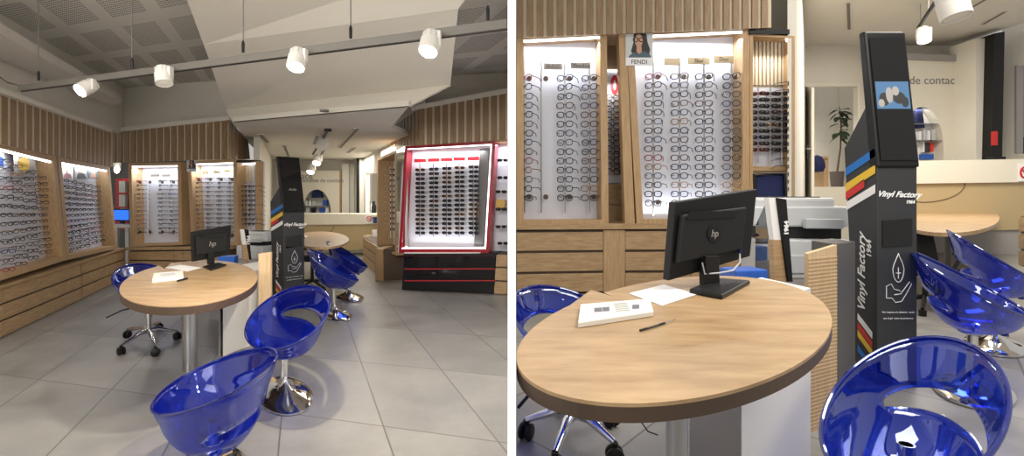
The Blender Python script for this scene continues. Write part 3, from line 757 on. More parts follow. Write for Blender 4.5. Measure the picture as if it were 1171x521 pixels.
b = MB(); RW.pr(b, [(549,170),(559,169),(552.5,281),(542,281)], -.20, -.15, ref=-.15); b.build('dark_side_panel', 'dgrey', rc)
area(RW.at(513,172,-.10), 1.1, .05, 9, (.90,.94,1), (0,0,math.atan2(RW.d.y,RW.d.x)))
area(RW.at(509,279,-.10), 1.1, .05, 1.5, (.90,.94,1), (PI,0,math.atan2(RW.d.y,RW.d.x)))
xs = [480,495.5,510.5,525,541]
for i, x in enumerate(xs):
    MB().tube([RW.at(x,186,-.14), Vector((*RW.at(x,186,-.14).xy, RW.at(x,270,-.14).z))], .006, 6).build('rod', 'frame_grey', rc)
    b = MB(); RW.rect(b, x-6.4, 181.5-i*.6, x+6.6, 185.5-i*.6, -.14, -.12); b.build('red_plate', 'redb', rc)
    for j in range(15):
        random.seed(i*31+j); y = lerp(194-i*.8, 266, j/14)
        c = random.choice(['frame_black','frame_black','frame_brown','frame_gold','frame_black'])
        place(RW, x+.5, y, -.09, 'sunfar', c, '%s sunglasses, %s row on the %s rod from the left in the red framed case' % (COLN[c], ORD[j], ORD[i]), 'sunglasses in the red framed case', sun=True, lens=True, turn=random.uniform(-.2,.2))
# black drawers beneath
bd = thing('drawer_cabinet', 'low glossy black drawer cabinet with red lines under the red case', 'drawers', RW.at(510,334,.05))
b = MB(); RW.pr(b, [(462,293),(566.5,291),(563,336),(459.5,331)], -.55, .0); b.build('body', 'blackm', bd)
b = MB(); RW.pr(b, [(461,290),(567,289.5),(566.5,292.5),(462,292.5)], -.5, .06); b.build('top', 'black', bd)
for k, (ya, yb) in enumerate([(292,305.5),(307,319),(320.5,333)]):
    b = MB(); RW.pr(b, [(462.3,ya+.8),(566,ya+.6),(565.5-k*.8,yb+k*.8),(461.5-k*.6,yb)], .0, .02); b.build('drawer', 'blackg', bd)
    b = MB(); RW.pr(b, [(462.3,ya),(566,ya-.2),(566,ya+.7),(462.3,ya+.9)], .0, .025); b.build('red_line', 'redb', bd)
b = MB(); RW.pr(b, [(462,288.5),(549,288.5),(549,289.8),(462,289.8)], .0, .05); b.build('acrylic_lip', 'white', bd)
drawers(RW, 'oak drawer cabinet cut by the white dividing wall, beside the black drawers', (567.5,290),(579.8,290),(579.6,337),(564.8,336), 3, -.4, .0)
# open shelf case at the far right
oc = thing('display_case', 'pale lit shelf case cut by the dividing wall, right of the red case', 'display case', RW.at(573,287,0))
b = MB(); RW.pr(b, [(568.5,161),(580,160.5),(580,287),(561,287)], -.3, -.28, ref=-.28); b.build('back_panel', 'panel', oc)
b = MB(); RW.pr(b, [(566.8,160),(580,159),(580,161.5),(566.6,162.5)], -.28, 0); b.build('top_panel', 'oak_up', oc)
area(RW.at(574,166,-.12), .15, .1, 3, (.92,.95,1), (0,0,math.atan2(RW.d.y,RW.d.x)))
for k, y in enumerate([189,208,222,242,262,283]):
    b = MB(); RW.rect(b, 565,y,580,y+.8,-.28,-.04); b.build('shelf', 'glass', oc)
for k, (x, y) in enumerate([(575,183),(575,203),(573,219),(573,239),(573,259),(575,278)]):
    place(RW, x, y, -.08, 'sunfar', 'frame_black' if k<4 else 'frame_grey', 'sunglasses on the %s shelf from the top of the pale case by the dividing wall' % ORD[k], 'sunglasses on the pale case shelves', sun=k<4, lens=True, turn=.2)
b = MB(); RW.rect(b, 567,228,577,239,-.2,-.12); tag(b.build('small_box', 'ycard'), 'small yellow box on a shelf of the pale case right of the red case', 'box')
# side case E and low oak drawers
SE = W(D(430,222,9.3), D(453,222,8.35))
te, qe = case(SE, (431,181),(453,172),(453,292),(431,284), 'narrow oak side case with white rods, left of the red case', .30, .06, led=False, back='panel')
rod_set(SE, te, [437,441.5,446.5,450], 190, 272, 12, 194, 262, 'far', 'the narrow oak side case', 'eyeglasses in the narrow side case', n=-.14, knobs=False, skipcol=(0,1), mrod='white')
b = MB(); Z1 = W(SE.at(453.5,222,0), RW.at(463.5,222,-.05)); Z1.pr(b, [(453.5,172),(463.5,167),(463,289),(453.5,284)], -.04, 0); struct(b, 'wall_right', 'mirror')
KW = W(G(415,299), G(437.5,321)); 
drawers(KW, 'low oak drawer cabinet with angled front beside the black drawers', (415,270.5),(437.5,285.5),(437.5,321),(415,299.5), 3, -.5, 0)
KE = W(G(438,321), G(449,318)); b = MB(); KE.pr(b, [(437.5,285),(449,281),(449,318),(438,321)], -.15, 0)
tag(b.build('end_panel', 'oak_up'), 'oak end panel closing the angled low drawers', 'panel')
b = MB(); b.prism([P(415,269.5,.52), P(425,266,.52), P(450,281,.52), P(438,286,.52)], (0,0,-.02)); tag(b.build('worktop', 'oak'), 'small oak top of the angled low drawers, left picture', 'worktop')
b = MB(); b.box(P(429,271.5,.52)+Vector((0,.1,.08)), (.17,.13,.16), .4); tag(b.build('small_box', 'white', bevel=.004), 'small white box standing on the angled low drawers', 'box')

# ------------------------------------------------------------------ furniture shared by both pictures
OVL = Matrix(((1,-.894),(0,1.758)))                # oval plans: the round furniture is drawn out along one axis
OVR = Matrix(((1,.64),(0,1.25)))
def shell_mesh(c, foot, head, z0, zf, zb, a, bq, slot=True, nphi=64, ns=18, lift=0):
    """tub shell: low rounded front, high back, one closed flaring rim; head = facing angle"""
    vs = []; fs = []; R = Matrix.Rotation(head, 2)
    rimz = lambda ph: zf+(zb-zf)*(0.5-0.5*math.cos(ph))**1.05
    I0, I1 = 10, 13
    for i in range(ns+1):
        for k in range(nphi):
            ph = 2*PI*k/nphi; da = abs(ph-PI)/1.10
            h = .012+.058*math.sqrt(max(0, 1-da*da)); lo_, hi_ = .675-h, .675+h
            s = lo_*i/I0 if i <= I0 else (lo_+(hi_-lo_)*(i-I0)/(I1-I0) if i <= I1 else hi_+(1-hi_)*(i-I1)/(ns-I1))
            rr = math.sin(min(1, s*1.0)*PI/2)**.85
            g = (1-math.cos(s*PI/2))**1.15
            flare = 1+.10*max(0, s-.82)/.18
            x = a*rr*flare*math.cos(ph)+(-.02*g); y = bq*rr*flare*math.sin(ph)
            z = z0+(rimz(ph)-z0)*g
            q = foot @ (R @ Vector((x, y))); vs.append(Vector((c[0]+q.x, c[1]+q.y, c[2]+z)))
    for i in range(ns):
        for k in range(nphi):
            ph = abs((2*PI*(k+.5)/nphi)-PI)
            if slot and ph < 1.06 and I0 <= i < I1: continue
            if i == 0: 
                continue
            fs.append((i*nphi+k, i*nphi+(k+1)%nphi, (i+1)*nphi+(k+1)%nphi, (i+1)*nphi+k))
    fs.append(tuple(nphi+k for k in range(nphi))[::-1])
    mb = MB(); mb.v = vs; mb.f = fs
    rim = [vs[ns*nphi+k] for k in range(nphi)]
    edge = []
    if slot:
        lo = [k for k in range(nphi) if abs(2*PI*(k+.5)/nphi-PI) < 1.06]; k0, k1 = lo[0], lo[-1]+1
        i0, i1 = I0, I1
        edge = [vs[i0*nphi+k] for k in range(k0, k1+1)]+[vs[i*nphi+k1] for i in range(i0+1, i1)]+[vs[i1*nphi+k] for k in range(k1, k0-1, -1)]+[vs[i*nphi+k0] for i in range(i1-1, i0, -1)]
    return mb, rim, edge
def tub(t, c, foot, head, z0=.345, zf=.45, zb=.76, a=.275, bq=.285, rr=.0075):
    mb, rim, edge = shell_mesh(c, foot, head, z0, zf, zb, a, bq)
    sh = mb.build('seat_shell', 'acryl', t, smooth=True, solid=.007)
    MB().tube(rim, rr, 8, closed=True).build('rim', 'rim', sh, smooth=True)
    if edge: MB().tube(edge, rr*.6, 6, closed=True).build('slot_edge', 'lens', sh, smooth=True)
    R = Matrix.Rotation(head, 2)
    for s_ in (-1, 1):
        q = foot @ (R @ Vector((.135, s_*.085))); p = Vector((c[0]+q.x, c[1]+q.y, c[2]+z0+.035))
        MB().lathe([(0,-.03),(.016,-.03),(.016,0),(.010,.010),(0,.012)], p, 14).build('screw_boss', 'rim', sh, smooth=True)
    br = MB(); q1 = foot @ (R @ Vector((.135,-.085))); q2 = foot @ (R @ Vector((.135,.085)))
    return sh
def pedestal_chair(c, foot, head, label, grp=None, zf=.45, zb=.76, r=.205, z0=.345, a=.275, bq=.285):
    t = thing('tub_chair', label, 'chair', c, grp)
    tub(t, c, foot, head, zf=zf, zb=zb, z0=z0, a=a, bq=bq)
    MB().lathe([(r*.97,0),(r,.006),(r,.016),(r*.95,.024),(r*.72,.034),(r*.45,.052),(r*.24,.075),(r*.16,.10),(.024,.12),(.024,.13)], c, 48, foot).build('base', 'chrome', t, smooth=True)
    MB().lathe([(.024,.11),(.024,.30),(.019,.30),(.019,z0-.01)], c, 24).build('column', 'chrome', t, smooth=True)
    MB().lathe([(.02,z0-.03),(.075,z0-.012),(.085,z0-.004),(.085,z0-.001)], c, 24, foot).build('seat_plate', 'steel', t, smooth=True)
    return t
pedestal_chair(G(325,451), OVL, math.atan2(-.42,-.9), 'blue transparent tub chair on chrome disc base between table and kiosk, left picture', a=.272, bq=.28, z0=.33, zf=.44, zb=.725)
pedestal_chair(G(243,548), OVL, math.atan2(.55,-.84), 'blue transparent tub chair at the bottom edge, nearest the camera, left picture', z0=.215, zf=.385, zb=.68, a=.285, bq=.27)
pedestal_chair(G(382,360), OVL, math.atan2(-.35,1), 'nearer of two blue tub chairs behind the kiosk, left picture', a=.265, bq=.26)
pedestal_chair(G(398,339.5), OVL, math.atan2(-.35,1), 'farther of two blue tub chairs behind the kiosk, beside the low oak drawers', a=.25, bq=.26)
def swivel_chair(c, foot, head, label, spin=.3, R_=.27, z0=.40, zf=.50, zb=.72, tubshell=True):
    t = thing('swivel_chair', label, 'chair', c)
    if tubshell: tub(t, c, foot, head, z0=z0, zf=zf, zb=zb)
    MB().lathe([(.022,.10),(.022,.26),(.032,.26),(.032,.34),(.018,.34),(.018,z0-.01)], c, 20).build('gas_lift', 'chrome', t, smooth=True)
    lv = MB(); p = Vector(c)+Vector((-.02,0,z0-.03)); lv.tube([p, p+Vector((-.14,-.12,-.02)), p+Vector((-.22,-.22,-.07))], .007, 6); lv.build('lever', 'black', t)
    for k in range(5):
        a = spin+2*PI*k/5
        def pt(r, z):
            q = foot @ Vector((r*math.cos(a), r*math.sin(a))); return Vector(c)+Vector((q.x, q.y, z))
        leg = MB().tube([pt(.015,.125), pt(.10,.13), pt(R_*.8,.10), pt(R_,.085)], [.024,.021,.015,.013], 10).build('leg', 'chrome', t, smooth=True)
        ca = MB(); w_ = Vector((math.sin(a*1.7), math.cos(a*1.7), 0)).normalized(); ctr_ = pt(R_,.036)
        for s_ in (-1, 1): ca.lathe([(0,-.011),(.028,-.011),(.036,-.006),(.036,.006),(.028,.011),(0,.011)], ctr_+w_*s_*.017, 16, axis=w_.to_track_quat('Z','Y'))
        ca.tube([pt(R_,.04), pt(R_,.085)], .014, 8)
        ca.build('caster', 'black', leg, smooth=True)
    return t
swivel_chair(G(170,392), OVL, math.atan2(-.5,.85), 'blue transparent swivel chair on chrome five-star base left of the table, left picture', spin=.25)
def table(top_px, z, c, pr, zf, label, bearing_px=None, edge=.05, base=False, foot=None):
    t = thing('round_table', label, 'table', (c[0], c[1], zf))
    pts = [P(x, y, z) for x, y in top_px]
    MB().prism(pts, (0,0,-.006)).build('tabletop', 'oak_top', t)
    MB().prism([p+UP*-.006 for p in pts], (0,0,-edge)).build('edge_band', 'oak_edge', t)
    MB().lathe([(pr,0),(pr,z-zf-edge-.006)], (c[0],c[1],zf), 28).build('leg', 'steel', t, smooth=True)
    return t
tp = []
for k in range(72):
    a_ = 2*PI*k/72; x = 215.5+79*math.cos(a_); y = 323.8-7*math.cos(a_)+25.5*math.sin(a_)
    if 4.18 < a_ < 4.45: continue
    tp.append((x, y, a_))
top = []
done = False
for x, y, a_ in tp:
    if a_ > 4.4 and not done: top += [(182,303.5),(188.5,307)]; done = True
    top.append((x, y))
table(top, .76, (P(217,422,0).x, P(217,422,0).y), .052, 0, 'round oak table with dark edge on a single steel leg, left picture')
# things on the left table
def on_table(poly, z, h, name, m, par=None): 
    return MB().prism([P(x, y, z+h) for x, y in poly], (0,0,-h)).build(name, m, par, bevel=.001)
TZ = .761
bx = thing('white_box', 'flat white product box on the round table, left picture', 'box', P(192,317,TZ))
on_table([(176,312),(209,309),(210,315.5),(174,319)], TZ, .028, 'carton', 'card', bx)
on_table([(183,313),(200,311.3),(201,314),(184,316)], TZ+.028, .001, 'printed_panel', 'lgrey', bx)
tag(on_table([(189,305.5),(206,302.5),(231,305.8),(214,310)], TZ, .0015, 'paper_sheet', 'paper'), 'white sheet of paper behind the box on the round table, left picture', 'paper')
pn = MB().tube([P(203,321,TZ+.008), P(214,318,TZ+.008)], .008, 8); tag(pn.build('pen', 'black', smooth=True), 'black pen lying beside the box on the round table, left picture', 'pen')
def monitor(w, out, n, stand_px, base_px, z, label, logo):
    """screen seen from behind: case, raised back, neck, foot"""
    t = thing('computer_monitor', label, 'monitor', P(*stand_px, z))
    b = MB(); w.pr(b, out, n-.03, n); b.build('case', 'black', t, bevel=.004)
    cx = sum(p[0] for p in out)/4; cy = sum(p[1] for p in out)/4
    def sh(f, g, dy=0): return [(cx+(x-cx)*f, cy+(y-cy)*g+dy) for x, y in out]
    b = MB(); H = (out[3][1]-out[0][1]); w.pr(b, sh(.78,.62,H*.02), n, n+.022); bk = b.build('back_cover', 'blackm', t, bevel=.006)
    b = MB(); w.pr(b, [(x, y) for x, y in sh(.60,.10,-H*.22)], n+.022, n+.026); b.build('vent', 'black', bk)
    b = MB(); W_ = out[1][0]-out[0][0]
    w.pr(b, ell(cx+W_*.02, cy+H*.02, W_*.085, H*.115), n+.022, n+.025); lg = b.build('logo_disc', 'black', bk)
    text('hp', 'lettering', 'mgrey', w.at(cx+W_*.02, cy+H*.02, n+.026), w.basis(), UP, logo, bk, shear=.25)
    b = MB(); w.pr(b, [(cx-W_*.08, cy+H*.30), (cx+W_*.08, cy+H*.30), (cx+W_*.09, cy+H*.86), (cx-W_*.06, cy+H*.88)], n+.0, n+.035); b.build('neck', 'black', t, bevel=.003)
    MB().prism([P(x, y, z+.014) for x, y in base_px], (0,0,-.014)).build('foot', 'black', t, bevel=.004)
    return t
Ym = P(244,303,TZ).y
MW = W(D(219,222,Ym-.05), D(264,222,Ym+.28))
monitor(MW, [(219.5,265),(264.5,257),(263,291),(220.5,299)], 0, (245,303), [(232,304),(250,299.5),(259,302),(241,308)], TZ, 'black computer monitor seen from behind on the round table, left picture', .07)
# ---- pedestal, screen, printer, kiosk in the left picture
PW = W(G(255,407), G(306,388)); PS = W(G(222,382), G(255,407))
pd = thing('pedestal_cabinet', 'white and grey pedestal cabinet under the round table, left picture', 'cabinet', G(262,404))
p_a, p_b = G(255,407), G(294,392)
bk_ = Vector((-.30,.9,0))
b = MB(); b.prism([p_a, p_b, p_b+bk_, p_a+bk_], (0,0,.70)); b.build('body', 'white', pd)
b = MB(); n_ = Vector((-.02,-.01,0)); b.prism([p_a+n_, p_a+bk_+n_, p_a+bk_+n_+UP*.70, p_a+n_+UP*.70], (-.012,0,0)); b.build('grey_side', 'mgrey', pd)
b = MB(); s0, s1 = G(295.5,399), G(309.5,396); b.prism([s0, s1, s1+Vector((0,0,.90)), s0+Vector((0,0,.895))], (0,.03,0))
tag(b.build('screen_panel', 'oak_light'), 'tall oak screen panel beside the kiosk, left picture', 'panel')
def printer(c, rz, w_, d_, h_, label, zb):
    t = thing('printer', label, 'printer', c); R = Matrix.Rotation(rz, 3, 'Z')
    def bx_(x, y, z, sx, sy, sz, nm, m, bv=.006, par=None):
        return MB().box(Vector(c)+R@Vector((x,y,z)), (sx,sy,sz), rz).build(nm, m, par or t, bevel=bv)
    bx_(0,0,h_*.24, w_,d_,h_*.48, 'body', 'lgrey', .012)
    bx_(-.02*w_,d_*.12,h_*.56, w_*.96,d_*.74,h_*.16, 'output_bay', 'blackm')
    bx_(0,.1*d_,h_*.76, w_*1.04,d_*.8,h_*.26, 'scanner_unit', 'lgrey', .014)
    bx_(-.05*w_,.10*d_,h_*.93, w_*.9,d_*.66,h_*.14, 'feeder_lid', 'lgrey', .02)
    bx_(-.05*w_,.02*d_,h_*1.005, w_*.62,d_*.36,h_*.015, 'feeder_opening', 'blackm', .002)
    bx_(.2*w_,-.42*d_,h_*.68, w_*.4,d_*.14,h_*.12, 'control_panel', 'grey', .006)
    bx_(-.05*w_,-.505*d_,h_*.18, w_*.8,.02,h_*.22, 'paper_tray', 'grey', .004)
    return t
pc = D(291,291,6.9); pcz = pc.z
printer((pc.x, pc.y+.15, pcz-.05), -.25, .42, .40, .36, 'light grey multifunction printer beside the kiosk, left picture', 0)
b = MB(); b.box((pc.x, pc.y+.15, (pcz-.05)/2), (.46,.42,pcz-.052), -.25); tag(b.build('printer_stand', 'mgrey'), 'grey cabinet under the printer, left picture', 'cabinet')
def mstand(w, x0, y0, x1, y1, n, label, tw):
    """tilted tray stand: white tiled top, oak foot, black strip with a number"""
    t = thing('display_stand', label, 'display stand', w.at((x0+x1)/2, y1, n)); wd = x1-x0; h = y1-y0
    b = MB(); w.pr(b, [(x0,y0),(x0+wd*.42,y0),(x0+wd*.95,y0+h*.5),(x0+wd*.25,y0+h*.5)], n-.03, n); b.build('tile_panel', 'white', t)
    b = MB(); w.pr(b, [(x0+wd*.2,y0+h*.5),(x0+wd*.95,y0+h*.5),(x0+wd,y1),(x0+wd*.3,y1)], n-.03, n); b.build('oak_panel', 'oak', t)
    zf_ = RZ if x0 > 585 else 0; g_ = w.at((x0+x1)/2+wd*.1, y1, n-.015); b = MB(); b.box((g_.x, g_.y, (g_.z+zf_)/2), (.03,.03,g_.z-zf_)); b.build('post', 'oak_up', t)
    b = MB(); w.pr(b, [(x0+wd*.42,y0),(x0+wd*.85,y0+h*.02),(x0+wd*1.15,y1),(x0+wd*.95,y1)], n-.02, n+.012); st = b.build('black_strip', 'black', t)
    text('1964', 'lettering', 'wtext', w.at(x0+wd*.85, y0+h*.36, n+.014), (w.basis()*.12-UP).normalized() if False else UP, -w.basis(), tw, st, bold=.002)
for lab_, (x_, y_, Y_), sz_, zz_ in [('low grey cabinet carrying the blue tray, left picture', (261,222,6.0), (.30,.24), None)]:
    c9 = D(261,297,6.0); b = MB(); b.box((c9.x, c9.y, (c9.z-.05)/2), (.30,.24,c9.z-.052)); tag(b.build('low_cabinet', 'mgrey'), lab_, 'cabinet')
TS = W(D(275,222,6.4), D(287,222,6.5))
mstand(TS, 275,262,286,297, 0, 'small tilted stand with black strip in front of the printer, left picture', .06)
b = MB(); b.box(D(261,297,6.0)+Vector((0,0,0)), (.18,.14,.10), .2); tag(b.build('storage_tray', 'bluep', bevel=.005), 'blue plastic tray behind the monitor, left picture', 'tray')

def kiosk(c, xr, back, w_, d_, H, hb, delta, label, db=None, small=''):
    t = thing('kiosk', label, 'kiosk', c); c = Vector(c); xr = Vector(xr).normalized(); bk = Vector(back).normalized(); fr = -bk
    db = d_*.62 if db is None else db
    prof = [(0,0),(0,hb),(.06,hb+.02),(.03+delta*.5,hb+(H-hb)*.46),(d_,hb+.13),(db,0)]
    def pt(x, b_, z): return c+xr*x+bk*b_+UP*z
    MB().prism([pt(0,b_,z) for b_, z in prof], xr*w_).build('body', 'kiosk', t, bevel=.004)
    # head slab, leaning back
    hp = [(-.012,hb),(delta-.012,H-.012),(delta+.004,H),(delta+.045,H),(.055,hb)]
    hd = MB().prism([pt(-.004,b_,z) for b_, z in hp], xr*(w_+.012)).build('screen_head', 'black', t, bevel=.012)
    up = (bk*delta+UP*(H-hb)).normalized(); nn = xr.cross(up)
    if nn.dot(fr) < 0: nn = -nn
    f0 = pt(0,-.0155,hb); Lh = (H-hb)
    def fp(u, v): return f0+xr*(u*w_)+up*(v*Lh)
    g = MB().prism([fp(.06,.05), fp(.96,.05), fp(.96,.95), fp(.06,.95)], nn*.003).build('touch_screen', 'blackg', hd)
    v0, v1 = (.42,.62) if small != 'left' else (.44,.60)
    if small != 'left':
        MB().prism([fp(.09,v0), fp(.93,v0), fp(.93,v1), fp(.09,v1)], nn*.0045).build('lit_picture', 'screen', hd)
        for k, (u, v, a_, b_) in enumerate([(.28,.49,.13,.05),(.42,.52,.09,.06),(.66,.50,.16,.045),(.58,.55,.09,.035),(.8,.47,.09,.04),(.20,.46,.08,.03)]):
            MB().prism([fp(u+a_*math.cos(2*PI*i/12)*1.0, v+b_*math.sin(2*PI*i/12)) for i in range(12)], nn*(.0052+.0002*k)).build('picture_figure', 'ink' if k%2==0 else 'mgrey', hd)
    else:
        text('Aulia', 'lettering', 'mgrey', fp(.5,.42)+nn*.004, xr, up, .05, hd, shear=.3)
    # front graphics
    def gp(u, z): return c+xr*(u*w_)+UP*(z*hb)+fr*.001
    text('Vinyl Factory', 'lettering', 'wtext', gp(.53,.875)+fr*.002, xr, (UP+xr*.06).normalized(), w_*.20, t, shear=.45, bold=.0012)
    text('1964', 'lettering', 'wtext', gp(.82,.84)+fr*.002, xr, UP, w_*.11, t, shear=.2, bold=.001)
    sl = MB().prism([gp(.12,.635), gp(.86,.645), gp(.86,.765), gp(.12,.755)], fr*.006).build('dispenser_slot', 'blackg', t)
    dr = MB(); cy = .535; R_ = .15*w_
    def q(u, z): return c+xr*(u*w_)+UP*(z*hb)+fr*.004
    pts = [q(.52+.13*math.sin(a_)*(1 if True else 1), 0) for a_ in (0,)]
    drop = []
    for k in range(20):
        a_ = 2*PI*k/20; rad = 1+.0; x = .14*math.sin(a_); zz = -math.cos(a_)*.062
        if zz > 0: x *= (1-(zz/.062)**1.3)**.9 if zz < .062 else 0; zz *= 1.15
        drop.append(q(.52+x, .535+zz))
    dr.tube(drop, .0022, 5, closed=True)
    dr.tube([q(.46,.515), q(.58,.515)], .0022, 5); dr.tube([q(.52,.49), q(.52,.54)], .0022, 5)
    dr.tube([q(.22,.40), q(.22,.455), q(.34,.465), q(.42,.44), q(.55,.435), q(.60,.42), q(.42,.415)], .0022, 5)
    dr.tube([q(.60,.425), q(.70,.45), q(.80,.475), q(.85,.465), q(.72,.42), q(.60,.385), q(.45,.38), q(.36,.40), q(.22,.40)], .0022, 5)
    dr.build('hand_and_drop_symbol', 'wtext', t)
    for k in range(2):
        text('Por respeto a la distancia  social' if k == 0 else 'uso el gel  antes de probarme', 'lettering', 'wtext', gp(.52,.335-k*.028)+fr*.002, xr, UP, w_*.062, t)
    # side graphics
    def sp_(b_, z): return c+bk*b_+UP*z-xr*.003
    for k, (m_, z_) in enumerate([('sblue',1.19),('syel',1.095),('sred',1.045),('wtext',.985)]):
        zz = hb*z_/1.21
        b0, b1 = (.01, d_*.93) if k != 2 else (d_*.35, d_*.93)
        if k == 3: b0, b1 = .01, d_*.9
        s0_ = zz; th = hb*.040
        MB().prism([sp_(b0, s0_+.085*(1-b0/d_)), sp_(b1, s0_-.02), sp_(b1, s0_-.02+th), sp_(b0, s0_+.085*(1-b0/d_)+th)], -xr*.001).build('stripe', m_, t)
    for k, (m_, z_) in enumerate([('wtext',.24),('sred',.195),('syel',.155),('sblue',.08)]):
        zz = hb*z_/1.21*1.15
        MB().prism([sp_(d_*.12, zz-.03), sp_(d_*.55, zz+.05), sp_(d_*.55, zz+.05+hb*.032), sp_(d_*.12, zz-.03+hb*.032)], -xr*.001).build('stripe', m_, t)
    sd_up = (UP*1.0)
    text('Vinyl Factory', 'lettering', 'wtext', sp_(d_*.42, hb*.50)-xr*.002, UP, bk, .085, t, shear=.4, bold=.0012)
    text('1964', 'lettering', 'wtext', sp_(d_*.20, hb*.62)-xr*.002, UP, bk, .05, t, shear=.2, bold=.001)
    return t
kiosk(G(324,355), (.66,.75,0), (-.75,.66,0), .271, .374, 1.93, 1.22, .16, 'tall dark kiosk with striped side beside the printer, left picture', db=.30, small='left')
b = MB()
# small round table and office chair behind the left kiosk
t2c = P(366,273.5,.74)
tt = thing('round_table', 'small oval oak table behind the kiosk, left picture', 'table', (t2c.x, t2c.y, 0))
MB().prism([P(x, y, .74) for x, y in ell(366,273.5,33,9,40)], (0,0,-.03)).build('tabletop', 'oak_top', tt)
MB().tube([(t2c.x,t2c.y,.0),(t2c.x,t2c.y,.71)], .04, 16).build('leg', 'steel', tt)
MB().lathe([(0,0),(.2,0),(.19,.02),(0,.03)], (t2c.x,t2c.y,0), 24, OVL).build('base', 'steel', tt)
tag(on_table([(341,270),(349,268.5),(352,270.5),(344,272.5)], .741, .002, 'paper_sheet', 'paper'), 'white paper on the small oval table, left picture', 'paper')
def office_chair(c, foot, label, sc=1, spin=.2, back_dir=(0,1)):
    t = thing('office_chair', label, 'chair', c); c = Vector(c)
    for k in range(5):
        a = spin+2*PI*k/5; q = foot @ Vector((.27*math.cos(a), .27*math.sin(a))); e = c+Vector((q.x,q.y,.06))
        lg = MB().tube([c+Vector((0,0,.11)), e], [.022,.014], 8).build('leg', 'black', t)
        MB().lathe([(0,0),(.03,0),(.03,.05),(0,.05)], e-Vector((0,0,.06)), 10).build('caster', 'black', lg)
    def U(z): return UP*(z*sc)
    MB().tube([c+U(.1), c+U(.42)], .025, 10).build('gas_lift', 'black', t)
    MB().lathe([(0,.42*sc),(.2,.42*sc),(.23,.45*sc),(.22,.48*sc),(0,.49*sc)], c, 24).build('seat', 'blackm', t, smooth=True)
    bd = Vector((*back_dir, 0)).normalized(); sd_ = Vector((bd.y,-bd.x,0))
    MB().prism([c+bd*.22-sd_*.2+U(.55), c+bd*.22+sd_*.2+U(.55), c+bd*.27+sd_*.17+U(.9), c+bd*.27-sd_*.17+U(.9)], bd*.03).build('backrest', 'blackm', t, bevel=.03)
    MB().tube([c+bd*.15+U(.44), c+bd*.28+U(.5), c+bd*.26+U(.62)], .018, 8).build('back_bracket', 'black', t)
    for s_ in (-1,1): MB().tube([c+sd_*s_*.2+U(.46), c+sd_*s_*.26+U(.6), c+sd_*s_*.26+bd*.1+U(.66), c+sd_*s_*.26-bd*.12+U(.66)], .016, 8).build('armrest', 'black', t, smooth=True)
    return t
office_chair(G(357,328), OVL, 'black office chair half hidden behind the kiosk, left picture', back_dir=(-.9,.2))

# ================================================================== THE RIGHT ROOM
HW = W(GR(590,337), GR(882,333))
def rz_(x): return RZ+x
# walls, ceiling
CR = 3.75
f = MB(); f.prism([HW.at(588,100,-.9), HW.at(905,100,-.9), Vector((*HW.at(905,100,-.9).xy, 4.6)), Vector((*HW.at(588,100,-.9).xy, 4.6))], HW.n*-.1)
for v in f.v: 
    if v.z < 4: v.z = RZ
struct(f, 'wall_back', 'wall')
slat_band(HW, ((590.8,-30),(882,-30)), ((590.8,43),(882,31.5)), .03, .105, .66, 'wall_back_slats')
drawers(HW, 'wide oak drawer cabinet at the left behind the round table, right picture', (590.6,264),(690,263.2),(690,334),(590.6,336), 3, -.4, .0)
drawers(HW, 'oak drawer cabinet behind the monitor, right picture', (715,262.8),(790,262),(790,334),(715,334), 3, -.4, .0)
drawers(HW, 'oak drawer cabinet right of the monitor below the lit case, right picture', (790.5,262),(860,261),(860,333),(790.5,334), 3, -.4, .0)
b = MB(); HW.pr(b, [(690.3,263),(714.7,263),(714.7,334.5),(690.3,334.5)], -.4, 0); tag(b.build('filler_panel', 'oak_up'), 'plain upright oak panel between the drawer cabinets, right picture', 'panel')
b = MB(); HW.pr(b, [(590.6,256.5),(861,254.5),(861,261),(590.6,262.5)], -.40, .02); tag(b.build('worktop', 'oak'), 'long oak ledge on the drawer cabinets, right picture', 'worktop')
tA, qA = case(HW, (588.5,39.5),(695,35.5),(695,255.8),(588.5,257), 'lit display case with two grey name plates, at the dividing wall, right picture', .22, .11, post and None or 'display_case') if False else case(HW, (590.8,39.5),(694,35.5),(696,255.5),(590.8,256.8), 'lit display case with two grey name plates, at the dividing wall, right picture', .22, .075)
tB, qB = case(HW, (716,35),(857,29.5),(857,254.5),(728,255.3), 'lit display case with gold name plates behind the monitor, right picture', .22, .075)
strip_light(HW, qA[0], qA[1], .2, 10); strip_light(HW, qB[0], qB[1], .2, 14)
area((qB[2]+qB[3])/2-HW.n*.08+UP*.08, 1.0, .05, 4, (.9,.94,1), (PI,0,0))
rod_set(HW, tA, [600,619,646,674], 66, 243, 14, 89, 226, 'near', 'the grey plate case, right picture', 'eyeglasses in the grey plate case, right picture', n=-.12,
        plates=[(622,643,72,79,'GUCCI','silver'),(653,675,71,78,'Tiffany&Co.','silver')], skipcol=(1,), lens=True, turn=-.5)
rod_set(HW, tB, [747,777,805,836.5], 64, 247, 15, 87, 232, 'near', 'the gold plate case, right picture', 'eyeglasses in the gold plate case, right picture', n=-.12,
        plates=[(760,778,66,74,'','gold'),(787,812,65.5,73,'Dior','gold'),(817,839,63.5,71.5,'Dior','gold')], lens=True, turn=-.5)
fendi(HW, 715.5,34,746.5,75, .006, 'large portrait poster of dark-haired woman in black glasses, right picture')
recess(HW, 696,716,38,258,80,209,-.45, 'narrow mirror with reflected round red sign between the two cases, right picture', [701,709,716], 'near', 14, 112, 196, (703,97,4.5,11.5))
area(HW.at(706,90,-.25), .12, .12, 2.5, (.95,.97,1))  # light without a fixture, added to brighten the dark gap
area(BW.at(211,205,-.2), .1, .1, 1.5, (.95,.97,1))  # the same added light for the left room's gap
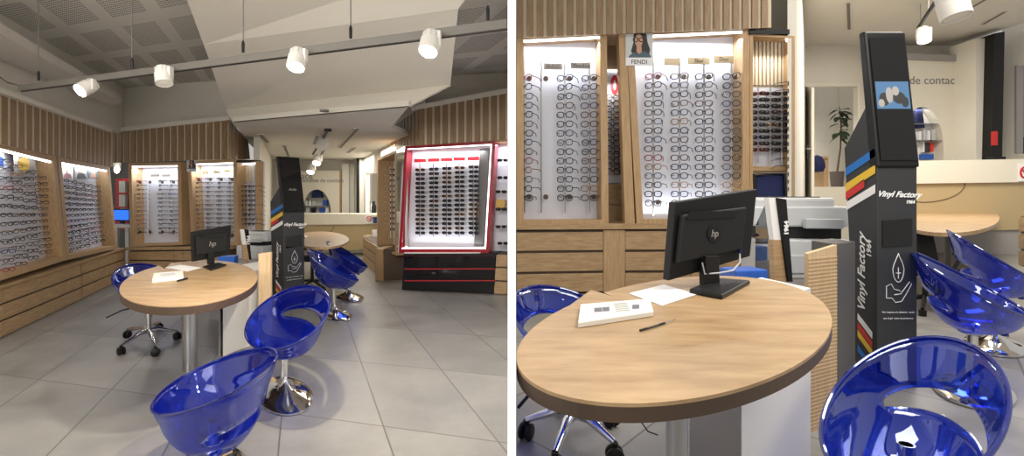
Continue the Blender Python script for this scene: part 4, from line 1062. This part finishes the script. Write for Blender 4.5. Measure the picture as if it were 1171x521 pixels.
b = MB(); HW.pr(b, [(694,36),(717,35),(717,38),(694,39)], -.5, 0); struct(b, 'trim_4', 'oak_up')
b = MB(); HW.pr(b, [(707.5,38),(716,38),(726,256),(715,256)], -.1, 0); struct(b, 'trim_5', 'oak_up')
# case C
CWr = W(HW.at(858,222,0), HW.at(909,222,.02))
tC, qC = case(CWr, (857.5,38.5),(909,41),(909,262),(857.5,262), 'lit slatted case with rods of sunglasses beside the door, right picture', .20, .035, led=False, back='slat_back')
b = MB(); CWr.rect(b, 859,100,899,190,-.20,-.17, ref=-.17); b.build('lit_panel', 'panel', tC)
b = MB(); 
for k in range(9): CWr.rect(b, 859.5+k*4.4,44,862.3+k*4.4,97,-.19,-.16)
b.build('slatted_header', 'slat_back', tC)
b = MB(); CWr.rect(b, 859,190,899,195,-.19,-.1, ref=-.1); b.build('ledge', 'oak', tC)
b = MB(); p_ = CWr.at(899,45,-.01); b.prism([CWr.at(898.5,44,-.02), CWr.at(900.5,44,-.02), CWr.at(900.5,47,-.18), CWr.at(898.5,47,-.18)], UP*-.02); b.build('light_strip', 'led', tC)
b = MB(); CWr.rect(b, 857,33,903,38.5,-.5,.02); struct(b, 'trim_6', 'black')
area(CWr.at(880,60,-.04), .4, .06, 2, (1,.97,.92), (0,0,0))
rod_set(CWr, tC, [867,881,894], 100, 186, 10, 107, 171, 'sunfar', 'the slatted case, right picture', 'sunglasses in the slatted case, right picture', n=-.12, knobs=False, sun=True, lens=True)
PWr = W(CWr.at(899.5,222,0), CWr.at(899.5,222,-.42))
for j in range(15):
    y = lerp(96, 216, j/14); p = CWr.at(902, y, -.03)
    spectacles('sunfar', p, PI/2+2.6, 'frame_black', 'dark sunglasses, %s from the top on the side post of the slatted case' % ORD[j], 'sunglasses on the side post', sun=True, lens=True)
# corner wall and slanting black trim
YR = 11.2
f = MB(); a1 = CWr.at(911,222,.0); a2 = D(921,222,YR)
f.prism([(a1.x,a1.y,RZ),(a2.x,a2.y,RZ),(a2.x,a2.y,4.9),(a1.x,a1.y,4.9)], (-.1,0,0)); struct(f, 'wall_left', 'wall')
zC = D(950,52,YR).z
b = MB(); b.prism([Vector((a1.x-1.0,a1.y,zC)), (9.8,a1.y-2.2,zC), (9.8,YR+.1,zC), Vector((a2.x-.3,YR+.1,zC))], (0,0,.1))
b.prism([Vector((.02,4.6,zC+.001)), (9.8,3.2,zC+.001), (9.8,a1.y-2.1,zC+.001), Vector((a1.x-1,a1.y+.1,zC+.001)), Vector((.02,a1.y+.6,zC+.001))], (0,0,.1)); struct(b, 'ceiling', 'ceil')
b = MB(); b.prism([P(906,36,zC-.001),P(908.5,36,zC-.001),P(923,54,zC-.001),P(920,56,zC-.001)], (0,0,-.05)); struct(b, 'trim_7', 'black')
RB = W((4,YR),(9.8,YR))
def wallpiece(w, x0, y0, x1, y1, n0=-.1, n1=0, nm='wall_back', m='wall'):
    b = MB(); w.rect(b, x0, y0, x1, y1, n0, n1); return struct(b, nm, m)
wallpiece(RB, 915,40,921,285); wallpiece(RB, 921,40,983,97); wallpiece(RB, 983,40,1180,285)
b = MB(); RB.rect(b, 919.5,95,984,98.5,-.1,.05); RB.rect(b, 919.5,98,922,282,-.1,.05); RB.rect(b, 981,98,984,282,-.1,.05); struct(b, 'door_frame_1', 'cream')
# small room beyond the door
B2 = W((4,13.2),(9.8,13.2)); b = MB(); B2.rect(b, 905,70,1010,290,-.1,0); struct(b, 'wall_back', 'wall_white')
b = MB(); B2.rect(b, 960,90,976,240,0,.03); struct(b, 'door_2', 'cream')
dl = thing('door', 'cream door standing open at left of the doorway, right picture', 'door', RB.at(924,262,.1))
dl['kind'] = 'structure'; dl.name = 'door_1'; ORG[dl.name] = Vector(dl.location)
DWl = W(RB.at(921.5,222,.05), RB.at(928.5,222,.9)); 
b = MB(); DWl.pr(b, [(921.5,99),(928,100),(928,270),(921.5,262)], -.05, 0); b.build('leaf', 'cream', dl)
b = MB(); b.tube([DWl.at(922.5,170,.02), DWl.at(922.5,170,.07), DWl.at(926,170,.07)], .018, 8); DWl.rect(b, 921.9,166,923.2,182,0,.01); b.build('handle', 'steel', dl)
# plant
zp_ = B2.at(957,214,1.2).z; b = MB(); b.prism([(6.0,YR+.02,zp_),(8.5,YR+.02,zp_),(8.5,13.2,zp_),(6.0,13.2,zp_)], (0,0,-(zp_-RZ))); struct(b, 'floor', 'cream')
pt_ = B2.at(957,214,1.2); pp = thing('potted_plant', 'potted plant with large dark leaves in the room beyond the door', 'plant', pt_)
hpx = pt_.y/F
MB().lathe([(0,0),(6.0*hpx,0),(7.5*hpx,18*hpx),(6.9*hpx,18*hpx),(6.7*hpx,16*hpx),(0,16*hpx)], pt_, 20).build('pot', 'pot', pp, smooth=True)
MB().tube([pt_+Vector((0,0,14*hpx)), pt_+Vector((4*hpx,0,45*hpx)), pt_+Vector((5*hpx,0,70*hpx)), pt_+Vector((3*hpx,0,92*hpx))], [.025,.02,.016,.008], 7).build('stem', 'stem', pp)
lf = MB(); random.seed(3)
for k in range(26):
    h_ = random.uniform(52,92)*hpx; a_ = random.uniform(0,2*PI); ln_ = random.uniform(9,15)*hpx; dr_ = random.uniform(-.9,.35)
    s_ = pt_+Vector((lerp(4,3,h_/(92*hpx))*hpx, 0, h_)); d_ = Vector((math.cos(a_), math.sin(a_), dr_)).normalized(); sd_ = d_.cross(UP).normalized()*ln_*.26
    m1 = s_+d_*ln_*.35+UP*.02; m2 = s_+d_*ln_*.75; tip = s_+d_*ln_+UP*-.05
    lf.add([s_, m1+sd_, m1-sd_, m2+sd_*.85, m2-sd_*.85, tip, m1+UP*-.015, m2+UP*-.02], [(0,1,6),(0,6,2),(1,3,7,6),(6,7,4,2),(3,5,7),(7,5,4)])
lf.build('leaves', 'leaf', pp, smooth=True)
ot = thing('side_table', 'small oak side table beyond the open door, right picture', 'table', B2.at(938,222,1.6))
b = MB(); B2.rect(b, 928,178.5,947.5,181,1.2,1.9); b.build('tabletop', 'oak_up', ot)
b = MB(); B2.rect(b, 942,181,947.5,226,1.25,1.85); b.build('side_panel', 'oak_up', ot)
b = MB(); b.lathe([(0,0),(.13,.02),(.17,.12),(.15,.25),(.10,.34),(.03,.38),(0,.38)], B2.at(934,197,2.0), 14); tag(b.build('blue_jacket', 'bluef', smooth=True), 'dark blue jacket draped on the oak side table beyond the door', 'jacket')
# far panel with letters
far_panel(RB, (1012,66),(1097,70),(1097,188),(1012,188), (1055,168,24,46), .5, 'cream contact lens panel with arched niche behind the kiosk, right picture',
          [('lentilles de contact', 1046, 92, .245, 'inkg')], 120, [141,160])
b = MB(); RB.pr(b, [(1010,60),(1100,63),(1100,70),(1010,67)], .0, .55); struct(b, 'trim_8', 'mgrey')
area(RB.at(1062,125,.4), .8, .1, 10, (1,.97,.9))
hb_ = MB(); RB.pr(hb_, [(1049,122),(1054.5,122),(1058,146),(1049,146)], .28, .42); tag(hb_.build('lampshade', 'bluef', bevel=.01), 'dark blue tapered shade beside the kiosk edge, right picture', 'lampshade')
for i, (x0,y0,x1,y1,m,c_) in enumerate([(1051,150,1054,160,'paper','white'),(1056,148,1059,160,'lgrey','pale grey'),(1061,149,1064,160,'paper','white'),(1066,147.5,1070,160,'lgrey','pale grey'),(1058,163,1063,174,'ink','black'),(1064,163,1068,173,'sred','red'),(1055,176,1068,182,'bluep','blue'),(1056,162,1057.5,174,'paper','white')]):
    niche_item(RB, x0, y0, x1, y1, .36, m, 'lens_box', '%s small pack, %s item counted in the arched niche, right picture' % (c_, ORD[i]), 'box')
b = MB(); RB.rect(b, 1100,50,1120,188,0,.5); struct(b, 'wall_back', 'wall')
b = MB(); RB.rect(b, 1116,44,1134,188,.4,1.0); struct(b, 'wall_back', 'wall_white')
b = MB(); RB.pr(b, [(1137,38),(1149,36),(1146,182),(1133.5,182)], .5, 1.2); struct(b, 'pillar', 'blackm')
b = MB(); RB.rect(b, 1136,150,1141,166,1.2,1.25); tag(b.build('notice', 'sred'), 'small dark red notice on the black column, right picture', 'sign')
f = MB(); c0 = D(1147,222,10.6); c1 = D(1185,222,9.95); RX = W(c0, c1)
b = MB(); RX.pr(b, [(1146,30),(1185,-5),(1185,72),(1160,76),(1160,175),(1185,178),(1185,200),(1146,200)], -.1, 0); struct(b, 'wall_right', 'wall_white')
b = MB(); RX.pr(b, [(1158,74),(1185,69),(1185,180),(1158,176)], -.6, -.55); struct(b, 'window_2', 'grey')
b = MB(); RX.pr(b, [(1160,175.5),(1185,178.5),(1185,181),(1160,178)], -.5, .02); struct(b, 'windowsill_2', 'cream')
b = MB(); RX.pr(b, [(1160,75),(1162.5,74.6),(1162.5,175),(1160,175)], -.1, .04); struct(b, 'window_frame_2', 'mgrey')
for i, (x, y0) in enumerate([(1166,152),(1169.5,148)]):
    b = MB(); c = RX.at(x, 175.5, -.2); b.lathe([(0,0),(.06,0),(.06,.22),(.03,.27),(.03,.34),(0,.34)], c, 12); tag(b.build('bottle', 'black', smooth=True), '%s dark bottle in the wall opening, right picture' % ['left','right'][i], 'bottle')
# counter
KR = W(D(1040,222,9.3), D(1185,222,8.9))
ctr = thing('reception_counter', 'cream reception counter with beige lower front, right picture', 'counter', KR.at(1110,270,0))
b = MB(); KR.pr(b, [(1030,184),(1180,181.5),(1180,208),(1030,210)], -.5, .05); b.build('upper_panel', 'cream', ctr)
b = MB(); KR.pr(b, [(1030,210),(1180,208),(1180,262),(1030,266)], -.5, 0); b.build('front_panel', 'beige', ctr)
b = MB(); KR.pr(b, [(1030,266),(1180,262),(1180,293),(1030,296)], -.5, -.03); b.build('plinth', 'mgrey', ctr)
b = MB(); b.tube([KR.at(1056+48*math.cos(t), 209+22*math.sin(t), .006) for t in [PI*k/14 for k in range(15)]], .006, 5); b.build('seam', 'oak_edge', ctr)
b = MB(); b.box(KR.at(1139,181,-.2), (.22,.15,.06)); tag(b.build('card_reader', 'black', bevel=.01), 'small black device on top of the reception counter, right picture', 'device')
so = thing('no_smoking_sign', 'white no smoking sign at the right edge of the right picture', 'sign', KR.at(1168,207,.08))
b = MB(); KR.rect(b, 1165,187,1177,207,.055,.07); b.build('board', 'paper', so)
b = MB(); b.tube([KR.at(x, y, .075) for x, y in ell(1172,197,5,6,20)], .015, 5, closed=True); b.tube([KR.at(1168.5,193,.075), KR.at(1175,201,.075)], .012, 5); b.build('red_ring', 'redb', so)
b = MB(); KO = W(KR.at(1160,222,1.6), KR.at(1190,222,1.5)); 
drawers(W(D(1163,222,5.5), D(1180,222,5.2)), 'oak drawer cabinet cut by the right edge of the right picture', (1164.5,247),(1180,245),(1180,306),(1164.5,304), 3, -.3, 0)
# ceiling grilles, track, lamps (right)
for pts, lab in [(((970,3),(971,33)), 'long air grille parallel to the door wall, right picture'), (((1124,27),(1149,13)), 'slanted air grille nearest the black column, right picture'), (((1109,9),(1128,-2)), 'slanted air grille at the top edge, right picture')]:
    grille(pts, zC-.002, lab)
ft = thing('ceiling_track', 'dark lighting track running away at the top of the right picture', 'lighting track', P(1062,20,zC-.5))
ra, rb = P(1085,-22,zC-.35), P(1050,32,zC-.35)
MB().tube([ra, rb], .03, 6).build('rail', 'blackm', ft)
for x, y in ((1047,40),(1062,15)):
    p = ra.lerp(rb, .9 if x == 1047 else .6); MB().tube([p, Vector((p.x,p.y,zC))], .005, 5).build('hanging_wire', 'grille', ft)
t_, tip = spotlamp(P(1056,33,zC-.42), (-.15,-.35,-.9), .11, .26, 'glowing spotlight on the dark track above the kiosk, right picture', glow='bulb2', lit=True)
t_, tip = spotlamp(D(1089,-8,4.6), (.1,-.2,-.9), .12, .26, 'pale unlit spotlight cut by the top edge of the right picture', glow='card', lit=False)

# ---- furniture of the right picture
tp = []
for k in range(96):
    a_ = 2*PI*k/96; x = 771+180.5*math.cos(a_); y = 388-20*math.cos(a_)+70*math.sin(a_)
    tp.append((x, y, a_))
top = []; done = False
for x, y, a_ in tp:
    if 4.02 < a_ < 4.22:
        if not done: top += [(676,331),(700,338.5)]; done = True
        continue
    top.append((x, y))
RT = rz_(.745)
tcx = P(772,372,RT)
table(top, RT, (P(774,395,RT).x, P(774,395,RT).y), .023, RZ, 'round oak table with dark edge filling the foreground, right picture', edge=.024)
TZR = RT+.001
bx = thing('white_box', 'white product box with printed codes on the foreground table, right picture', 'box', P(704,362,TZR))
MB().prism([P(x, y, TZR+.012) for x, y in [(664,347.5),(743,341),(747.5,356),(661,369)]], (0,0,-.012)).build('carton', 'card', bx, bevel=.001)
for x, y, s_ in [(684,354,4.5),(693,353.3,4),(727,350.5,4)]:
    b = MB()
    b.prism([P(a_, b_, TZR+.0124) for a_, b_ in [(x-s_,y-2.2),(x+s_,y-2.7),(x+s_,y+2),(x-s_,y+2.5)]], (0,0,.0003)); b.build('printed_block', 'inkg', bx)
for k in range(5):
    b = MB(); x = 672+k*3; b.prism([P(a_, b_, TZR+.0124) for a_, b_ in [(702+k*.6,347+k*2),(717+k*.8,345.8+k*2),(717+k*.8,346.5+k*2),(702+k*.6,347.7+k*2)]], (0,0,.0003)); b.build('printed_line', 'mgrey', bx)
b = MB(); b.prism([P(x, y, TZR+.0012) for x, y in [(719,335),(759,325),(797,336),(757,349)]], (0,0,-.0012)); tag(b.build('paper_sheet', 'paper'), 'white sheet of paper between box and monitor, right picture', 'paper')
pn = thing('pen', 'black and silver pen on the foreground table, right picture', 'pen', P(752,371,TZR))
MB().tube([P(732,377.5,TZR+.003), P(760,369,TZR+.003)], .0028, 8).build('barrel', 'black', pn, smooth=True)
MB().tube([P(760,369,TZR+.003), P(769,366,TZR+.003), P(773,364.8,TZR+.003)], [.002,.0018,.0005], 8).build('tip', 'chrome', pn, smooth=True)
MB().tube([P(740,374.6,TZR+.0065), P(753,370.6,TZR+.0065)], .0006, 5).build('clip', 'chrome', pn)
Yr = P(822,325,TZR).y
MR = W(D(768,222,Yr-.10), D(866,222,Yr+.10))
monitor(MR, [(772,231),(866,216),(858,293),(765,321)], 0, (822,325), [(788,330),(818,317),(858,320),(826,337)], TZR, 'large black computer monitor seen from behind on the foreground table, right picture', .035)
cb = MB(); cb.tube([MR.at(846,287,.01), MR.at(846,300,.03), MR.at(838,309,.035), MR.at(822,312,.04), MR.at(806,313,.03), MR.at(803,300,.02)], .0028, 6); tag(cb.build('monitor_cable', 'grey', smooth=True), 'grey cable looping under the monitor, right picture', 'cable')
cb = MB(); cb.lathe([(0,0),(.008,0),(.008,.022),(0,.022)], MR.at(846,289,.012), 8); tag(cb.build('cable_plug', 'bluef'), 'blue cable plug at the back of the monitor, right picture', 'plug')
# white pedestal below the table, cable
pe = P(846,430,RT-.05)
pd = thing('pedestal_cabinet', 'white and grey pedestal cabinet under the foreground table, right picture', 'cabinet', (P(850,600,RZ).x, P(850,600,RZ).y, RZ))
a_ = D(848,222,1.55); b_ = D(927,222,1.95); c_ = D(790,222,1.80)
dv = Vector((c_.x-a_.x, c_.y-a_.y, 0))
b = MB(); b.prism([Vector((a_.x,a_.y,RZ)), Vector((b_.x,b_.y,RZ)), Vector((b_.x,b_.y,RZ))+dv, Vector((a_.x,a_.y,RZ))+dv], (0,0,.70)); b.build('body', 'white', pd)
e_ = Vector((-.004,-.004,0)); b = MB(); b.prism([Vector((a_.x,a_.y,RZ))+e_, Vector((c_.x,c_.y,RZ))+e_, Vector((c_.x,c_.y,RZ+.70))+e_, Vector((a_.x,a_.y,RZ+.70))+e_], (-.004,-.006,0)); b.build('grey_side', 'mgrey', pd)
b = MB(); b.tube([D(731,468,1.6), D(734,483,1.62), D(741,493,1.64), D(752,497,1.66)], .0022, 6); tag(b.build('power_cable', 'black', smooth=True), 'thin black cable hanging under the foreground table, right picture', 'cable')
b = MB(); s0, s1 = D(924,222,2.25), D(957,222,2.35)
zt0 = D(924,290,2.25).z; zt1 = D(957,280,2.35).z
nsl = 46
b.prism([(s0.x,s0.y,RZ),(s1.x,s1.y,RZ),(s1.x,s1.y,zt1),(s0.x,s0.y,zt0)], (0,.03,0))
sp_o = thing('screen_panel', 'tall ribbed oak screen panel left of the kiosk, right picture', 'panel', (s0.x, s0.y, RZ)); b.build('board', 'oak_light', sp_o)
rb_ = MB()
for k in range(nsl):
    z = RZ+.02+(zt0-RZ-.03)*k/nsl; rb_.prism([(s0.x,s0.y-.001,z),(s1.x,s1.y-.001,z),(s1.x,s1.y-.001,z+.006),(s0.x,s0.y-.001,z+.006)], (0,-.0025,0))
rb_.build('ribs', 'oak_light', sp_o)
b = MB(); s0, s1 = D(955,222,2.55), D(978,222,2.75); b.prism([(s0.x,s0.y,RZ),(s1.x,s1.y,RZ),(s1.x,s1.y,D(978,276,2.75).z),(s0.x,s0.y,D(957,279,2.55).z)], (0,.2,0)); tag(b.build('dark_panel', 'dgrey'), 'dark grey cabinet side between ribbed screen and kiosk, right picture', 'panel')
# printer (right)
c_ = D(912,318,3.4)
printer((c_.x+.08, c_.y+.2, c_.z), -.15, .58, .46, .54, 'large light grey multifunction printer left of the kiosk, right picture', 0)
b = MB(); b.box((c_.x+.08, c_.y+.2, (c_.z+RZ)/2-.001), (.58,.48,c_.z-RZ-.002), -.15); tag(b.build('printer_stand', 'mgrey'), 'grey cabinet under the large printer, right picture', 'cabinet')
TSr = W(D(880,222,2.5), D(906,222,2.55))
mstand(TSr, 879,226,903,322, 0, 'tilted stand with black strip in front of the large printer, right picture', .035)
b = MB(); SM = W(D(862,222,2.8), D(888,222,2.75)); SM.pr(b, [(864,258),(878,226),(888,300),(884,440),(862,440)], -.01, 0); tag(b.build('leaning_pane', 'smoke'), 'smoked glass pane leaning behind the monitor, right picture', 'pane')
b = MB(); b.box(D(850,318,2.3)+Vector((0,0,0)), (.16,.12,.09), .2); tag(b.build('storage_tray', 'bluep', bevel=.005), 'blue plastic tray behind the monitor, right picture', 'tray')
oc_ = D(880,240,4.2)
c9 = D(850,318,2.3); b = MB(); b.box((c9.x, c9.y, (c9.z-.045+RZ)/2), (.20,.14,c9.z-.047-RZ), .2); tag(b.build('low_cabinet', 'mgrey'), 'low grey cabinet carrying the blue tray, right picture', 'cabinet')
och = thing('office_chair', 'mesh backed office chair behind the monitor, right picture', 'chair', (oc_.x, oc_.y, RZ))
MB().tube([(oc_.x,oc_.y,RZ+.02),(oc_.x,oc_.y,RZ+.45)], .03, 10).build('gas_lift', 'black', och)
MB().lathe([(0,.45),(.22,.45),(.24,.49),(0,.51)], (oc_.x,oc_.y,RZ), 20).build('seat', 'blackm', och, smooth=True)
OW = W(D(860,222,4.2), D(900,222,4.25)); b = MB(); OW.pr(b, [(863,200),(897,198),(899,240),(864,242)], -.03, 0); b.build('backrest', 'bluef', och, bevel=.02)
b = MB(); b.tube([OW.at(x, y, .01) for x, y in [(863,200),(897,198),(899,240),(864,242)]], .018, 6, closed=True); b.build('back_frame', 'black', och)
for k in range(5):
    a = .3+2*PI*k/5; MB().tube([(oc_.x,oc_.y,RZ+.10),(oc_.x+.28*math.cos(a),oc_.y+.28*math.sin(a),RZ+.03)], .016, 8).build('leg', 'black', och)
# kiosk (right)
kc = GR(1003,440)
kiosk(kc, (1,0,0), (0,1,0), .222, .28, 2.0, 1.21, .104, 'tall dark kiosk with lit screen picture and coloured stripes, right picture', db=.176)
# second table, office chair
t2c = P(1087,246,rz_(.72))
tt = thing('round_table', 'round oak table behind the kiosk, right picture', 'table', (t2c.x, t2c.y, RZ))
MB().prism([P(x, y, rz_(.72)) for x, y in ell(1084,249,59,17,48)], (0,0,-.035)).build('tabletop', 'oak_top', tt)
tq = P(1084,250,rz_(.72))
MB().tube([(tq.x,tq.y,RZ+.02),(tq.x,tq.y,rz_(.685))], .04, 16).build('leg', 'dgrey', tt)
MB().lathe([(0,0),(.24,0),(.22,.02),(0,.03)], (tq.x,tq.y,RZ), 24).build('base', 'dgrey', tt)
b = MB(); b.prism([P(x, y, rz_(.723)) for x, y in [(1049,240.5),(1062,236),(1079,238),(1066,243)]], (0,0,-.002)); tag(b.build('paper_sheet', 'paper'), 'white paper on the round table behind the kiosk, right picture', 'paper')
office_chair(GR(1058,352)+Vector((0,0,0)), OVR, 'black office chair half hidden behind the kiosk, right picture', sc=.76, spin=.5, back_dir=(.3,.9))
# blue chairs
pedestal_chair(GR(1112,447), OVR, math.atan2(-.30,1), 'nearer of the two blue tub chairs at the right edge, right picture', a=.262, bq=.25, zf=.44, zb=.73, z0=.335)
pedestal_chair(GR(1138,396), OVR, math.atan2(-.25,1), 'farther of the two blue tub chairs at the right edge, right picture', a=.262, bq=.25, zf=.46, zb=.80, z0=.355)
fc = P(1040,600,RZ)
pedestal_chair(Vector((P(1036,620,RZ).x, P(1036,620,RZ).y, RZ)), OVR, math.atan2(-.55,-.8), 'large blue transparent tub chair at the bottom edge, right picture', a=.255, bq=.235, zf=.30, zb=.55, z0=.17)
sc_ = P(640,505,RZ)
swivel_chair(Vector((sc_.x+.06, sc_.y, RZ)), Matrix(((.82,.1),(0,1.1))), math.atan2(-.6,.8), 'blue swivel chair on chrome star base half hidden by the table, right picture', spin=.55, z0=.34, zf=.42, zb=.62, R_=.25)

# ------------------------------------------------------------------ light
w_ = bpy.data.worlds.new('world'); S.world = w_; w_.use_nodes = True
w_.node_tree.nodes['Background'].inputs[0].default_value = (1,.96,.90,1); w_.node_tree.nodes['Background'].inputs[1].default_value = .5
area((-3.0,2.0,3.2), 2.5, 1.5, 40, (1,.93,.83))
area((-2.3,9.8,2.34), 2.2, 1.6, 70, (1,.93,.82)); area((-3.3,12.4,2.34), 2.0, 1.6, 75, (1,.93,.82))
area((1.8,1.6,3.3), 1.6, 1.2, 75, (1,.95,.87)); area((4.2,3.6,zC-.1), 2.5, 1.0, 120, (1,.93,.82)); area((6.3,7.2,zC-.1), 2.2, 1.8, 260, (1,.93,.82))
area((6.3,12.2,3.2), .8, .6, 40, (1,.95,.88))

for z0_, d0_ in ((2.35,(0,.34,-.95)),(.55,(0,.34,.95))):  # two unseen spots added to whiten the partition's front edge
    spot_light((0, .42, z0_), d0_, 22, .50, .5, (1,1,1), .02)

area((-2.6,-.6,2.3), 2.4, 1.2, 145, (1,.95,.87), (math.radians(80), 0, math.radians(12)))    # unseen fill light added behind the viewpoint, left room
area((1.8,-.6,2.3), 1.8, 1.2, 20, (1,.95,.88), (math.radians(80), 0, math.radians(-15)))  # weaker unseen fill added for the right room
